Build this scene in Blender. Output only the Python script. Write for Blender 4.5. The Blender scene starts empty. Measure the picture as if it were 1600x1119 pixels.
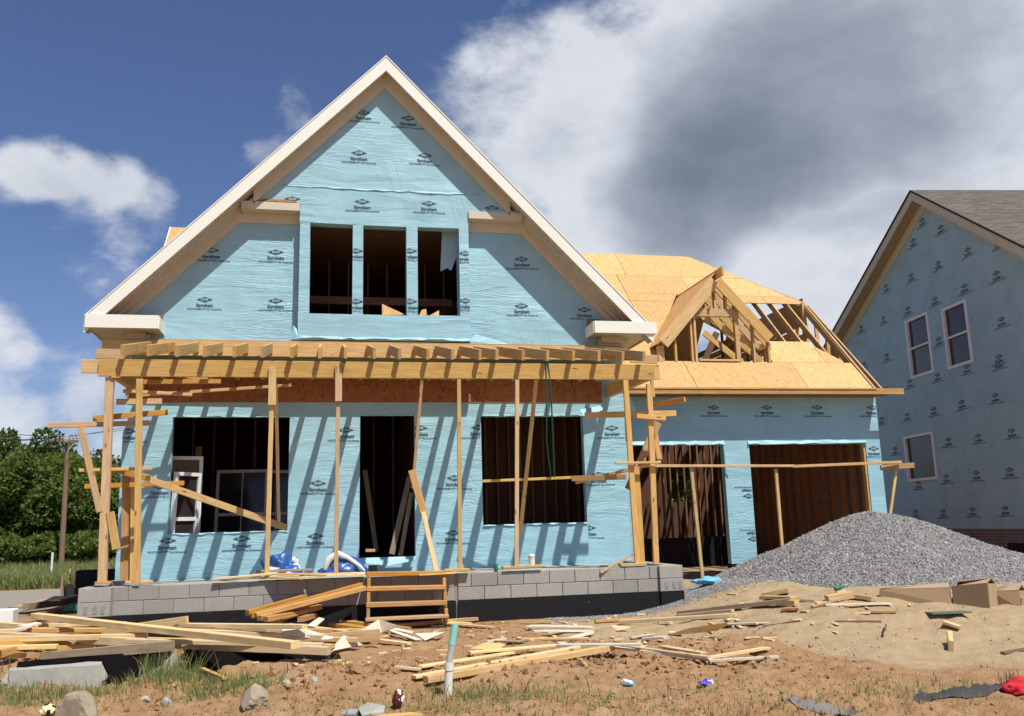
import bpy, bmesh, math, random
import numpy as np
from mathutils import Vector, Matrix
random.seed(7)
S = bpy.context.scene
COL = S.collection
# ------------------------------------------------------------------ camera
CAM = Vector((0, 0, 1.4))
TH, PI_, RO = math.radians(12.0), math.radians(10.65), math.radians(1.6)
FPX = 1383.0
F = Vector((math.sin(TH)*math.cos(PI_), math.cos(TH)*math.cos(PI_), math.sin(PI_)))
R0 = Vector((math.cos(TH), -math.sin(TH), 0)); U0 = R0.cross(F)
RR = R0*math.cos(RO) - U0*math.sin(RO); UU = R0*math.sin(RO) + U0*math.cos(RO)
cd = bpy.data.cameras.new('camera'); cam = bpy.data.objects.new('camera', cd); COL.objects.link(cam)
m = Matrix((RR, UU, -F)).transposed().to_4x4(); m.translation = CAM
cam.matrix_world = m
cd.sensor_width = 36; cd.lens = FPX/1600*36; cd.clip_end = 3000; cd.clip_start = .05
S.camera = cam
def ray(x, y): return F*FPX + RR*(x-800) - UU*(y-559.5)
def at(x, y, Y):
    d = ray(x, y); return CAM + d*(Y/d.y)
# ------------------------------------------------------------------ light
SUN = Vector((.50, -1.0, 1.85)).normalized()
sl = bpy.data.lights.new('sun', 'SUN'); sl.energy = 4.7; sl.angle = math.radians(.53); sl.color = (1, .955, .88)
so = bpy.data.objects.new('sun', sl); COL.objects.link(so)
so.rotation_euler = SUN.to_track_quat('Z', 'Y').to_euler(); so.location = (20, -30, 60)
S.view_settings.view_transform = 'Standard'; S.view_settings.look = 'None'
S.view_settings.exposure = 0.25; S.view_settings.gamma = 1
W = bpy.data.worlds.new('World'); S.world = W; W.use_nodes = True
class NB:
    def __init__(s, nt): s.nt = nt; nt.nodes.clear()
    def n(s, t, **k):
        o = s.nt.nodes.new(t)
        for a, b in k.items(): setattr(o, a, b)
        return o
    def put(s, sock, v):
        if isinstance(v, bpy.types.NodeSocket): s.nt.links.new(v, sock)
        elif v is not None:
            if isinstance(v, (tuple, list)) and len(v) == 3 and sock.type == 'RGBA': v = (*v, 1)
            sock.default_value = v
    def m(s, op, a, b=None, c=None, clamp=False):
        o = s.n('ShaderNodeMath', operation=op, use_clamp=clamp)
        for i, v in enumerate((a, b, c)): s.put(o.inputs[i], v)
        return o.outputs[0]
    def v(s, op, a, b=None):
        o = s.n('ShaderNodeVectorMath', operation=op)
        s.put(o.inputs[0], a)
        if b is not None: s.put(o.inputs[1], b)
        return o.outputs['Value'] if op in ('DOT_PRODUCT', 'LENGTH') else o.outputs[0]
    def mix(s, f, a, b, mode='MIX'):
        o = s.n('ShaderNodeMix', data_type='RGBA', blend_type=mode)
        s.put(o.inputs[0], f); s.put(o.inputs[6], a); s.put(o.inputs[7], b); return o.outputs[2]
    def noise(s, vec, scale, detail=4, rough=.55, dist=0):
        o = s.n('ShaderNodeTexNoise'); s.put(o.inputs['Vector'], vec); o.inputs['Scale'].default_value = scale
        o.inputs['Detail'].default_value = detail; o.inputs['Roughness'].default_value = rough; o.inputs['Distortion'].default_value = dist
        return o.outputs[0]
    def vor(s, vec, scale, out='Distance', feat='F1', rnd=1):
        o = s.n('ShaderNodeTexVoronoi', feature=feat); s.put(o.inputs['Vector'], vec); o.inputs['Scale'].default_value = scale
        o.inputs['Randomness'].default_value = rnd
        return o.outputs[out]
    def mr(s, x, a, b, c=0., d=1., smooth=True):
        o = s.n('ShaderNodeMapRange', interpolation_type='SMOOTHSTEP' if smooth else 'LINEAR')
        for i, q in enumerate((x, a, b, c, d)): s.put(o.inputs[i], q)
        return o.outputs[0]
    def ramp(s, x, pts):
        o = s.n('ShaderNodeValToRGB'); s.put(o.inputs[0], x); e = o.color_ramp.elements
        while len(e) < len(pts): e.new(.5)
        for i, (p, c) in enumerate(pts): e[i].position = p; e[i].color = (*c, 1)
        return o.outputs[0]
    def scale(s, vec, sc, rot=(0, 0, 0), loc=(0, 0, 0)):
        o = s.n('ShaderNodeMapping'); s.put(o.inputs[0], vec); o.inputs[3].default_value = sc; o.inputs[2].default_value = rot; o.inputs[1].default_value = loc
        return o.outputs[0]
def build_world():
    b = NB(W.node_tree)
    out = b.n('ShaderNodeOutputWorld'); bg = b.n('ShaderNodeBackground')
    sky = b.n('ShaderNodeTexSky', sky_type='NISHITA', sun_disc=False)
    sky.sun_elevation = math.asin(SUN.z); sky.sun_rotation = math.atan2(SUN.x, SUN.y)
    sky.air_density = 1.0; sky.dust_density = .6; sky.ozone_density = 2.2; sky.altitude = 100
    D = b.n('ShaderNodeTexCoord').outputs['Generated']
    sx = b.n('ShaderNodeSeparateXYZ'); b.put(sx.inputs[0], D)
    den = b.m('ADD', b.m('MAXIMUM', sx.outputs[2], 0.0), .22)
    cx = b.n('ShaderNodeCombineXYZ'); b.put(cx.inputs[0], b.m('DIVIDE', sx.outputs[0], den)); b.put(cx.inputs[1], b.m('DIVIDE', sx.outputs[1], den)); b.put(cx.inputs[2], b.m('MULTIPLY', sx.outputs[2], 1.5))
    P = cx.outputs[0]
    warp = b.n('ShaderNodeTexNoise'); b.put(warp.inputs['Vector'], D); warp.inputs['Scale'].default_value = 5; warp.inputs['Detail'].default_value = 5
    Dw = b.v('NORMALIZE', b.v('ADD', D, b.v('SCALE', b.v('SUBTRACT', warp.outputs[1], (.5, .5, .5)))))
    Dw.node.inputs[0].links[0].from_node.inputs[1].links[0].from_node.inputs['Scale'].default_value = .085
    def blobs(L, vec):
        tot = None
        for (px, py, r, w) in L:
            c = ray(px, py).normalized()
            d = b.v('DOT_PRODUCT', vec, tuple(c))
            g = b.mr(d, math.cos(math.radians(r)), math.cos(math.radians(r*.25)), 0., w)
            tot = g if tot is None else b.m('ADD', tot, g)
        return tot
    cover = blobs([(1270, 190, 13, .62), (1040, 60, 8, .34), (1010, 230, 8, .40), (1500, 100, 13, .6), (1560, 330, 9, .30), (1150, 370, 9, .42), (1000, 370, 6, .36), (870, 180, 7, .26), (900, 320, 6, .34), (1250, 425, 7, .50), (1420, 450, 8, .45), (1040, 400, 6, .35), (800, 210, 6, .16),
                   (50, 262, 2.9, .34), (150, 262, 2.5, .34), (215, 275, 2.4, .18), (120, 308, 2.2, .18), (210, 332, 3.2, .24), (15, 285, 2.6, .24), (0, 535, 3.0, .30), (100, 590, 3.2, .16), (0, 655, 2.8, .32), (150, 670, 4, .20), (120, 430, 5, .06), (70, 480, 3, -.12), (40, 600, 2.4, -.10),
                   (445, 205, 3.6, .20), (500, 150, 3.8, .12), (700, 120, 4, .08), (200, 60, 9, -.35), (420, 60, 7, -.25), (620, 40, 6, -.15), (330, 350, 6, -.12), (1750, 200, 16, .4), (1250, -250, 14, .3)], Dw)
    n1 = b.noise(P, 1.6, 10, .58, .3); n2 = b.noise(b.scale(D, (1, 1, 1.7)), 9, 12, .62, .12); n0 = b.noise(b.scale(D, (1, 1, 2.2)), 2.3, 4, .5)
    gen = b.m('MULTIPLY', b.m('SUBTRACT', n1, .62), .40)
    gen = b.m('ADD', gen, b.m('MULTIPLY', b.m('SUBTRACT', n2, .5), .95))
    gen = b.m('ADD', gen, b.m('MULTIPLY', b.m('SUBTRACT', n0, .56), .35))
    n4 = b.noise(b.scale(D, (1, 1, 1.5)), 30, 8, .62, .2); gen = b.m('ADD', gen, b.m('MULTIPLY', b.m('SUBTRACT', n4, .5), .30))
    low = b.mr(sx.outputs[2], .02, .36, .15, 0)
    d0 = b.m('ADD', b.m('ADD', cover, gen), low)
    mask = b.mr(d0, -.02, .46)
    thick = b.mr(d0, .30, .85)
    dark = blobs([(1210, 170, 10, .26), (1130, 150, 8, .16), (1360, 110, 10, .26), (1070, 300, 7, .30), (1140, 290, 8, .22), (1010, 350, 5, .22), (1500, 60, 8, .14), (1010, 250, 5, .10), (1240, 420, 5, -.4), (1400, 380, 5, -.2), (1330, 330, 4, -.15)], Dw)
    n3 = b.noise(b.scale(D, (1, 1, 1.6), (0, .35, 0)), 5, 12, .62, .1)
    dk = b.m('ADD', dark, b.m('MULTIPLY', b.m('SUBTRACT', n3, .5), 1.1), clamp=True)
    gdark = b.m('MULTIPLY', thick, b.mr(n3, .40, .72, 0, .34))
    dk = b.m('MAXIMUM', dk, gdark)
    ccol = b.ramp(dk, [(0, (7.4, 7.7, 8.3)), (.20, (5.9, 6.3, 7.0)), (.50, (3.6, 4.0, 4.7)), (.80, (2.4, 2.8, 3.4)), (1, (1.8, 2.15, 2.7))])
    skyc = b.mix(1.0, sky.outputs[0], (.76, .80, 1.0), 'MULTIPLY')
    c = b.mix(b.m('MULTIPLY', mask, .94), skyc, ccol)
    # below the horizon: plain earth tone
    c = b.mix(b.mr(sx.outputs[2], -.03, -.005, 1, 0), c, (1.6, 1.3, 1.0))
    b.put(bg.inputs[0], c); bg.inputs[1].default_value = .085
    b.put(out.inputs[0], bg.outputs[0])
build_world()
# ------------------------------------------------------------------ object helpers
WM = {}
def link(name, me, world=None, parent=None, mat=None):
    o = bpy.data.objects.new(name, me); COL.objects.link(o)
    w = world.copy() if world is not None else Matrix.Identity(4)
    WM[o.name] = w
    if parent is not None:
        o.parent = parent; o.matrix_parent_inverse = WM[parent.name].inverted()
    o.matrix_basis = w
    if mat is not None and me is not None and not me.materials:
        for q in (mat if isinstance(mat, (list, tuple)) else [mat]): me.materials.append(q)
    return o
def tag(o, label=None, cat=None, group=None, kind=None):
    for k, v in (('label', label), ('category', cat), ('group', group), ('kind', kind)):
        if v: o[k] = v
    return o
def thing(name, loc, label, cat, group=None):
    return tag(link(name, None, Matrix.Translation(loc)), label, cat, group)
def mesh(name, V, Fc, smooth=False):
    me = bpy.data.meshes.new(name); me.from_pydata([tuple(v) for v in V], [], Fc); me.update()
    if smooth: me.shade_smooth()
    return me
def frame(x, z, origin):                      # object frame: local x along x, local z as near z as possible
    x = Vector(x).normalized(); z = Vector(z); z = (z - x*z.dot(x)).normalized(); y = z.cross(x)
    M = Matrix((x, y, z)).transposed().to_4x4(); M.translation = origin; return M
BOXF = [(0, 3, 2, 1), (4, 5, 6, 7), (0, 1, 5, 4), (1, 2, 6, 5), (2, 3, 7, 6), (3, 0, 4, 7)]
def boxv(x0, x1, y0, y1, z0, z1): return [(x0, y0, z0), (x1, y0, z0), (x1, y1, z0), (x0, y1, z0), (x0, y0, z1), (x1, y0, z1), (x1, y1, z1), (x0, y1, z1)]
def box(name, x0, x1, y0, y1, z0, z1, mat, parent=None, bev=0):
    c = Vector(((x0+x1)/2, (y0+y1)/2, (z0+z1)/2))
    me = mesh(name, boxv(x0-c.x, x1-c.x, y0-c.y, y1-c.y, z0-c.z, z1-c.z), BOXF)
    if bev:
        bm = bmesh.new(); bm.from_mesh(me); bmesh.ops.bevel(bm, geom=bm.edges[:], offset=bev, segments=1, affect='EDGES'); bm.to_mesh(me); bm.free()
    return link(name, me, Matrix.Translation(c), parent, mat)
def board(name, p1, p2, w, t, mat, parent=None, up=(0, 0, 1), bow=0, jit=.002, segs=1):
    """a sawn board from p1 to p2; w = size along 'up', t = size across"""
    p1 = Vector(p1); p2 = Vector(p2); L = (p2-p1).length
    M = frame(p2-p1, up, (p1+p2)/2)
    V = []; Fc = []
    n = segs if not bow else max(segs, 6)
    for i in range(n+1):
        x = -L/2 + L*i/n; b = bow*(1-(2*x/L)**2)
        for (yy, zz) in ((-t/2, -w/2), (t/2, -w/2), (t/2, w/2), (-t/2, w/2)):
            V.append((x+random.uniform(-jit, jit), yy+random.uniform(-jit, jit)*.6, zz+b+random.uniform(-jit, jit)*.6))
    for i in range(n):
        a = i*4
        for k in range(4): Fc.append((a+k, a+4+k, a+4+(k+1) % 4, a+(k+1) % 4))
    Fc.append((3, 2, 1, 0)[::-1]); Fc.append((n*4+3, n*4+2, n*4+1, n*4))
    me = mesh(name, V, Fc)
    bm = bmesh.new(); bm.from_mesh(me); bmesh.ops.recalc_face_normals(bm, faces=bm.faces)
    if L > .25 and min(w, t) > .02: bmesh.ops.bevel(bm, geom=[e for e in bm.edges if abs((e.verts[0].co-e.verts[1].co).x) > .05], offset=.004, segments=1, affect='EDGES')
    bm.to_mesh(me); bm.free()
    return link(name, me, M, parent, mat)
def sheet(name, us, vs, holes, clips, thick, mat, M, parent=None, jit=0):
    """panel in local x,z with rectangular holes, front at local y=0, body to +y; clips: (point, outward normal) removed"""
    xs = sorted(set([us[0], us[1]] + [h[0] for h in holes] + [h[1] for h in holes])); zs = sorted(set([vs[0], vs[1]] + [h[2] for h in holes] + [h[3] for h in holes]))
    xs = [x for x in xs if us[0] <= x <= us[1]]; zs = [z for z in zs if vs[0] <= z <= vs[1]]
    bm = bmesh.new(); vd = {}
    def gv(i, j):
        if (i, j) not in vd: vd[(i, j)] = bm.verts.new((xs[i]+random.uniform(-jit, jit), 0, zs[j]+random.uniform(-jit, jit)))
        return vd[(i, j)]
    for i in range(len(xs)-1):
        for j in range(len(zs)-1):
            cx = (xs[i]+xs[i+1])/2; cz = (zs[j]+zs[j+1])/2
            if any(h[0] < cx < h[1] and h[2] < cz < h[3] for h in holes): continue
            bm.faces.new((gv(i, j), gv(i+1, j), gv(i+1, j+1), gv(i, j+1)))
    for (p, n) in clips:
        bmesh.ops.bisect_plane(bm, geom=bm.verts[:]+bm.edges[:]+bm.faces[:], plane_co=(p[0], 0, p[1]), plane_no=(n[0], 0, n[1]), clear_outer=True)
    if not bm.faces: bm.free(); return None
    r = bmesh.ops.extrude_face_region(bm, geom=bm.faces[:])
    for v in [g for g in r['geom'] if isinstance(g, bmesh.types.BMVert)]: v.co.y += thick
    bmesh.ops.recalc_face_normals(bm, faces=bm.faces)
    me = bpy.data.meshes.new(name); bm.to_mesh(me); bm.free()
    return link(name, me, M, parent, mat)
def MY(Y): return Matrix.Translation((0, Y, 0))
def prism(name, pts, M, d0, d1, mat, parent=None):
    """polygon pts (local x,z) extruded along local y d0..d1"""
    n = len(pts); V = [(p[0], d0, p[1]) for p in pts] + [(p[0], d1, p[1]) for p in pts]
    Fc = [tuple(range(n)), tuple(range(2*n-1, n-1, -1))] + [(i, (i+1) % n, n+(i+1) % n, n+i) for i in range(n)]
    me = mesh(name, V, Fc); bm = bmesh.new(); bm.from_mesh(me); bmesh.ops.recalc_face_normals(bm, faces=bm.faces); bm.to_mesh(me); bm.free()
    return link(name, me, M, parent, mat)
def lathe(name, prof, seg, mat, M, parent=None, smooth=True):
    V = []; Fc = []
    for (r, z) in prof:
        for k in range(seg): a = 2*math.pi*k/seg; V.append((r*math.cos(a), r*math.sin(a), z))
    for i in range(len(prof)-1):
        for k in range(seg): Fc.append((i*seg+k, i*seg+(k+1) % seg, (i+1)*seg+(k+1) % seg, (i+1)*seg+k))
    n0 = len(V); V += V[:seg]; V += V[(len(prof)-1)*seg:len(prof)*seg]; Fc.append(tuple(n0+k for k in range(seg))[::-1]); Fc.append(tuple(n0+seg+k for k in range(seg)))
    return link(name, mesh(name, V, Fc, smooth), M, parent, mat)
# ------------------------------------------------------------------ materials
def mat(name, fn, rough=.8, spec=.3):
    M = bpy.data.materials.new(name); M.use_nodes = True; b = NB(M.node_tree)
    o = b.n('ShaderNodeOutputMaterial'); p = b.n('ShaderNodeBsdfPrincipled')
    p.inputs['Roughness'].default_value = rough; p.inputs['Specular IOR Level'].default_value = spec
    b.put(o.inputs[0], p.outputs[0]); b.p = p; b.o = o
    fn(b, p); return M
def bump(b, h, strength, dist=.01):
    o = b.n('ShaderNodeBump'); o.inputs['Strength'].default_value = strength; o.inputs['Distance'].default_value = dist
    b.put(o.inputs['Height'], h); b.put(b.p.inputs['Normal'], o.outputs[0])
def OBJ(b): return b.n('ShaderNodeTexCoord').outputs['Object']
def GPOS(b): return b.n('ShaderNodeNewGeometry').outputs['Position']
def RND(b): return b.n('ShaderNodeObjectInfo').outputs['Random']
def ISL(b): return b.n('ShaderNodeNewGeometry').outputs['Random Per Island']
def flat(name, c, rough=.8, var=.15, sc=8, spec=.3):
    def f(b, p):
        n = b.noise(GPOS(b), sc, 5)
        b.put(p.inputs[0], b.mix(b.m('MULTIPLY', n, 1.), tuple(x*(1-var) for x in c), tuple(min(1, x*(1+var)) for x in c)))
        bump(b, n, .15, .005)
    return mat(name, f, rough, spec)
def wood(name, c, c2, knots=True, grey=0.):
    def f(b, p):
        O = OBJ(b); r = RND(b)
        off = b.n('ShaderNodeCombineXYZ'); b.put(off.inputs[0], b.m('MULTIPLY', r, 37.)); b.put(off.inputs[1], b.m('MULTIPLY', r, 11.)); b.put(off.inputs[2], b.m('MULTIPLY', r, 5.))
        V = b.v('ADD', O, off.outputs[0])
        g = b.noise(b.scale(V, (1.2, 22, 22)), 2.2, 5, .6, .6)
        g2 = b.noise(b.scale(V, (3, 60, 60)), 2.5, 3, .6)
        col = b.mix(b.mr(g, .32, .68), c, c2)
        col = b.mix(b.mr(g2, .45, .75, 0, .35), col, tuple(x*.62 for x in c2))
        blotch = b.noise(b.scale(V, (1.4, 3, 3)), 1.6, 4)
        col = b.mix(b.mr(blotch, .50, .78, 0, .35), col, (c2[0]*.55, c2[1]*.5, c2[2]*.5))
        kv = b.vor(b.scale(V, (1.6, 5.5, 5.5)), 1.5)
        if knots: col = b.mix(b.mr(kv, .06, .13, .85, 0), col, (.13, .055, .02))
        hs = b.n('ShaderNodeHueSaturation'); b.put(hs.inputs['Hue'], b.mr(r, 0, 1, .497, .508, False)); b.put(hs.inputs['Saturation'], b.mr(b.m('FRACT', b.m('MULTIPLY', r, 7.3)), 0, 1, .84, 1.12, False)); b.put(hs.inputs['Value'], b.mr(b.m('FRACT', b.m('MULTIPLY', r, 3.7)), 0, 1, .80, 1.10, False)); b.put(hs.inputs['Color'], col)
        b.put(p.inputs[0], hs.outputs[0]); bump(b, b.m('ADD', g, b.m('MULTIPLY', g2, .5)), .35, .003)
    return mat(name, f, .72, .25)
M_LUM = wood('framing_lumber', (.67, .445, .195), (.53, .32, .13))
M_LUMO = wood('orange_lumber', (.60, .34, .12), (.45, .225, .075))
M_PALE = wood('pale_lumber', (.80, .61, .33), (.66, .46, .21))
M_GREYW = wood('weathered_lumber', (.42, .33, .22), (.30, .22, .14))
M_TRIMW = wood('whitish_trim_wood', (.80, .72, .58), (.66, .56, .42), False)
M_DARKW = wood('dark_or_shaded_lumber', (.27, .145, .085), (.18, .09, .05))  # framing lumber with the unlit interior's shade in its colour; also dark scraps
M_INT = mat('shade_darkened_board', (lambda b, p: b.put(p.inputs[0], b.mix(b.noise(OBJ(b), 6, 4), (.07, .032, .019), (.12, .058, .034)))), .9)  # sheathing tone lowered, interior shade put into the colour
def f_osb(c1, c2, c3):
    def f(b, p):
        O = OBJ(b); r = b.v('SCALE', (7., 3., 5.)); b.put(r.node.inputs['Scale'], RND(b)); V = b.v('ADD', O, r)
        vc = b.n('ShaderNodeTexVoronoi'); b.put(vc.inputs['Vector'], b.scale(V, (16, 16, 42), (0, .3, 0))); vc.inputs['Scale'].default_value = 1.
        vd = b.n('ShaderNodeTexVoronoi'); b.put(vd.inputs['Vector'], b.scale(V, (30, 30, 13), (0, -.5, 0), (3, 1, 2))); vd.inputs['Scale'].default_value = 1.
        s1 = b.n('ShaderNodeSeparateColor'); b.put(s1.inputs[0], vc.outputs['Color']); s2 = b.n('ShaderNodeSeparateColor'); b.put(s2.inputs[0], vd.outputs['Color'])
        col = b.mix(s1.outputs[0], c1, c2); col = b.mix(b.mr(s2.outputs[1], .72, .95, 0, .8), col, c3)
        n = b.noise(V, 1.3, 3); col = b.mix(b.mr(n, .3, .75, 0, .22), col, c2)
        dk = b.mr(b.noise(b.scale(V, (1, 1, 2.5)), 55, 2), .60, .72, 0, .45); col = b.mix(dk, col, tuple(x*.4 for x in c3))
        hs = b.n('ShaderNodeHueSaturation'); b.put(hs.inputs['Value'], b.mr(RND(b), 0, 1, .84, 1.07, False)); b.put(hs.inputs['Color'], col)
        b.put(p.inputs[0], hs.outputs[0]); bump(b, s1.outputs[2], .25, .003)
    return f
M_OSB = mat('strand_board', f_osb((.68, .43, .19), (.61, .365, .145), (.50, .27, .095)), .8)
M_OSBR = mat('reddish_strand_board', f_osb((.40, .17, .065), (.30, .12, .045), (.20, .075, .03)), .85)
def f_wrap(c):
    def f(b, p):
        O = GPOS(b)
        w = b.noise(b.scale(O, (.45, .45, 2.0), (0, .10, 0)), 1.2, 3, .5, 1.2)
        w2 = b.noise(b.scale(O, (.55, .55, 5.5), (0, -.06, 0), (5, 2, 1)), 1.3, 3, .5, 1.6)
        w3 = b.noise(b.scale(O, (3.0, 3.0, 1.2), (0, .6, 0), (1, 9, 3)), 1.3, 3, .5, 1.2)
        rid = b.m('ABSOLUTE', b.m('SUBTRACT', w2, .5)); rid = b.m('SUBTRACT', 1., b.mr(rid, 0, .05))
        area = b.mr(b.noise(O, .8, 2, .4), .42, .66); area3 = b.mr(b.noise(b.v('ADD', O, (9, 3, 4)), .9, 2, .4), .52, .70)
        h = b.m('ADD', b.m('MULTIPLY', w, 1.3), b.m('MULTIPLY', b.m('MULTIPLY', rid, area), .26)); h = b.m('ADD', h, b.m('MULTIPLY', b.m('MULTIPLY', w2, area), .7)); h = b.m('ADD', h, b.m('MULTIPLY', b.m('MULTIPLY', w3, area3), 1.1))
        h = b.m('ADD', h, b.m('MULTIPLY', b.noise(b.scale(O, (1, 1, 3)), 9, 3, .5), .03))
        n = b.noise(O, 2., 4)
        col = b.mix(b.mr(n, .3, .75), c, tuple(x*.88 for x in c))
        col = b.mix(b.mr(b.noise(O, 9, 6, .7), .62, .8, 0, .16), col, (.30, .32, .30))
        b.put(p.inputs[0], col); bump(b, h, .40, .05)
    return f
M_WRAP = mat('blue_house_wrap', f_wrap((.315, .54, .615)), .50, .35)
M_WRAPB = mat('darker_blue_house_wrap', f_wrap((.36, .535, .60)), .55, .3)
M_PRINT = flat('wrap_print_ink', (.05, .085, .11), .6, .1)
M_PRINTL = flat('wrap_print_letters', (.42, .66, .70), .6, .05)
M_WHITE = flat('white_painted_trim', (.765, .775, .68), .5, .03, 3)
M_BEIGE = flat('primed_beige_trim', (.57, .52, .40), .6, .10, 4)
def f_vent(b, p):
    O = GPOS(b); w = b.vor(O, 38.)
    b.put(p.inputs[0], b.mix(b.mr(w, .25, .4), (.16, .12, .08), (.60, .52, .42)))
M_VENT = mat('vented_soffit', f_vent, .7)
def f_cmu(b, p):
    O = GPOS(b); n = b.noise(O, 60, 3, .7); n2 = b.noise(O, 3, 4); v = b.vor(O, 130.)
    c = b.mix(b.mr(n, .3, .7), (.29, .28, .25), (.40, .385, .345)); c = b.mix(b.mr(n2, .45, .75, 0, .5), c, (.30, .28, .25)); c = b.mix(b.mr(v, .1, .2, .45, 0), c, (.17, .16, .15))
    hs = b.n('ShaderNodeHueSaturation'); b.put(hs.inputs['Value'], b.mr(RND(b), 0, 1, .86, 1.08, False)); b.put(hs.inputs['Color'], c)
    b.put(p.inputs[0], hs.outputs[0]); bump(b, b.m('ADD', n, v), .5, .006)
M_CMU = mat('concrete_block', f_cmu, .95, .1)
M_MORT = flat('mortar', (.26, .25, .235), .95, .2, 25)
M_CONC = flat('weathered_concrete', (.36, .36, .31), .95, .25, 14)
def f_tar(b, p):
    n = b.noise(GPOS(b), 5, 6, .65); b.put(p.inputs[0], b.mix(n, (.006, .006, .007), (.018, .017, .018)))
    b.put(p.inputs[0], b.mix(b.mr(b.noise(GPOS(b), 22, 4), .70, .74), p.inputs[0].links[0].from_socket, (.22, .19, .15))); bump(b, n, .5, .02)
M_TAR = mat('black_damp_proofing', f_tar, .75, .2)
M_VINYL = flat('white_vinyl', (.78, .78, .76), .4, .03)
def f_glass(b, p):
    b.put(p.inputs[0], b.mix(b.noise(GPOS(b), 1.3, 3), (.022, .018, .02), (.06, .042, .04)))
M_GLASS = mat('window_glass', f_glass, .12, .5)
def f_shingle(b, p):
    O = OBJ(b); br = b.n('ShaderNodeTexBrick'); b.put(br.inputs['Vector'], b.scale(O, (1, 1, 1))); br.inputs['Scale'].default_value = 1
    br.inputs['Brick Width'].default_value = .32; br.inputs['Row Height'].default_value = .14; br.inputs['Mortar Size'].default_value = .012
    br.inputs['Color1'].default_value = (.09, .078, .068, 1); br.inputs['Color2'].default_value = (.17, .145, .125, 1); br.inputs['Mortar'].default_value = (.06, .05, .045, 1)
    b.put(p.inputs[0], b.mix(b.mr(b.noise(O, 60, 3), .3, .7, 0, .5), br.outputs[0], (.15, .13, .115)))
M_SHING = mat('asphalt_shingles', f_shingle, .95, .1)
def f_brick(b, p):
    O = OBJ(b); br = b.n('ShaderNodeTexBrick'); b.put(br.inputs['Vector'], b.scale(O, (1, 1, 1), (math.pi/2, 0, 0)))
    br.inputs['Scale'].default_value = 1; br.inputs['Brick Width'].default_value = .21; br.inputs['Row Height'].default_value = .075; br.inputs['Mortar Size'].default_value = .009
    br.inputs['Color1'].default_value = (.16, .11, .09, 1); br.inputs['Color2'].default_value = (.24, .17, .14, 1); br.inputs['Mortar'].default_value = (.30, .27, .24, 1)
    b.put(p.inputs[0], br.outputs[0]); bump(b, b.m('SUBTRACT', 1., br.outputs[1]), .6, .01)
M_BRICK = mat('brown_brick', f_brick, .9, .15)
def f_stone(c1, c2, c3):
    def f(b, p):
        r = ISL(b); n = b.noise(GPOS(b), 3, 3)
        c = b.ramp(r, [(0, c1), (.45, c2), (.85, c2), (1, c3)]); b.put(p.inputs[0], b.mix(b.mr(n, .3, .7, 0, .25), c, c1))
    return f
M_GRAV = mat('grey_gravel', f_stone((.16, .153, .145), (.31, .30, .28), (.52, .50, .46)), .85)
def f_gravb(b, p):
    O = GPOS(b); v = b.n('ShaderNodeTexVoronoi'); b.put(v.inputs['Vector'], O); v.inputs['Scale'].default_value = 34.
    s = b.n('ShaderNodeSeparateColor'); b.put(s.inputs[0], v.outputs['Color'])
    c = b.ramp(s.outputs[0], [(0, (.12, .115, .12)), (.5, (.24, .235, .24)), (1, (.46, .44, .43))])
    c = b.mix(b.mr(v.outputs[0], .4, .8, 0, .8), c, (.06, .06, .06)); b.put(p.inputs[0], c); bump(b, b.m('SUBTRACT', 1., v.outputs[0]), 1., .02)
M_GRAVB = mat('gravel_bed', f_gravb, .9)
M_CLOD = mat('dirt_clods', f_stone((.24, .13, .06), (.345, .205, .10), (.46, .32, .18)), .95, .1)
def f_ground(b, p):
    O = GPOS(b)
    A = lambda nm: b.n('ShaderNodeAttribute', attribute_name=nm).outputs['Fac']
    n1 = b.noise(O, 1.1, 5, .6); n2 = b.noise(O, 7, 6, .65); n3 = b.noise(O, 45, 4, .7); v = b.vor(O, 26.)
    dirt = b.mix(b.mr(n2, .3, .7), (.37, .215, .105), (.46, .30, .165)); dirt = b.mix(b.mr(n1, .45, .7, 0, .6), dirt, (.33, .17, .075))
    dirt = b.mix(b.mr(n3, .55, .75, 0, .6), dirt, (.24, .135, .075)); dirt = b.mix(b.mr(v, .06, .14, .5, 0), dirt, (.58, .46, .32))
    sand = b.mix(b.mr(n2, .25, .75), (.50, .375, .225), (.40, .29, .17)); sand = b.mix(b.mr(n3, .4, .8, 0, .35), sand, (.56, .43, .27)); sand = b.mix(b.mr(n1, .42, .66, 0, .35), sand, (.42, .31, .19))
    edge = b.m('ADD', A('sand'), b.m('MULTIPLY', b.m('SUBTRACT', n2, .5), .7))
    c = b.mix(b.mr(edge, .38, .62), dirt, sand)
    gr = b.mix(b.mr(n2, .35, .7), (.08, .115, .03), (.17, .19, .065)); gr = b.mix(b.mr(n1, .4, .7, 0, .4), gr, (.20, .19, .09))
    ge = b.m('ADD', A('grass'), b.m('MULTIPLY', b.m('SUBTRACT', b.noise(O, 2.2, 6, .7), .5), .9)); c = b.mix(b.mr(ge, .42, .62, 0, .9), c, gr)
    c = b.mix(A('road'), c, b.mix(n3, (.25, .225, .19), (.31, .28, .235)))
    vv = b.n('ShaderNodeTexVoronoi'); b.put(vv.inputs['Vector'], O); vv.inputs['Scale'].default_value = 38.; s = b.n('ShaderNodeSeparateColor'); b.put(s.inputs[0], vv.outputs['Color'])
    gv = b.ramp(s.outputs[0], [(0, (.14, .135, .14)), (.5, (.26, .25, .25)), (1, (.46, .44, .42))]); c = b.mix(b.mr(b.m('ADD', A('gravel'), b.m('MULTIPLY', b.m('SUBTRACT', n2, .5), .8)), .45, .6), c, gv)
    b.put(p.inputs[0], c); bump(b, b.m('ADD', b.m('MULTIPLY', n2, 1.), b.m('MULTIPLY', n3, .6)), 1., .045)
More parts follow.
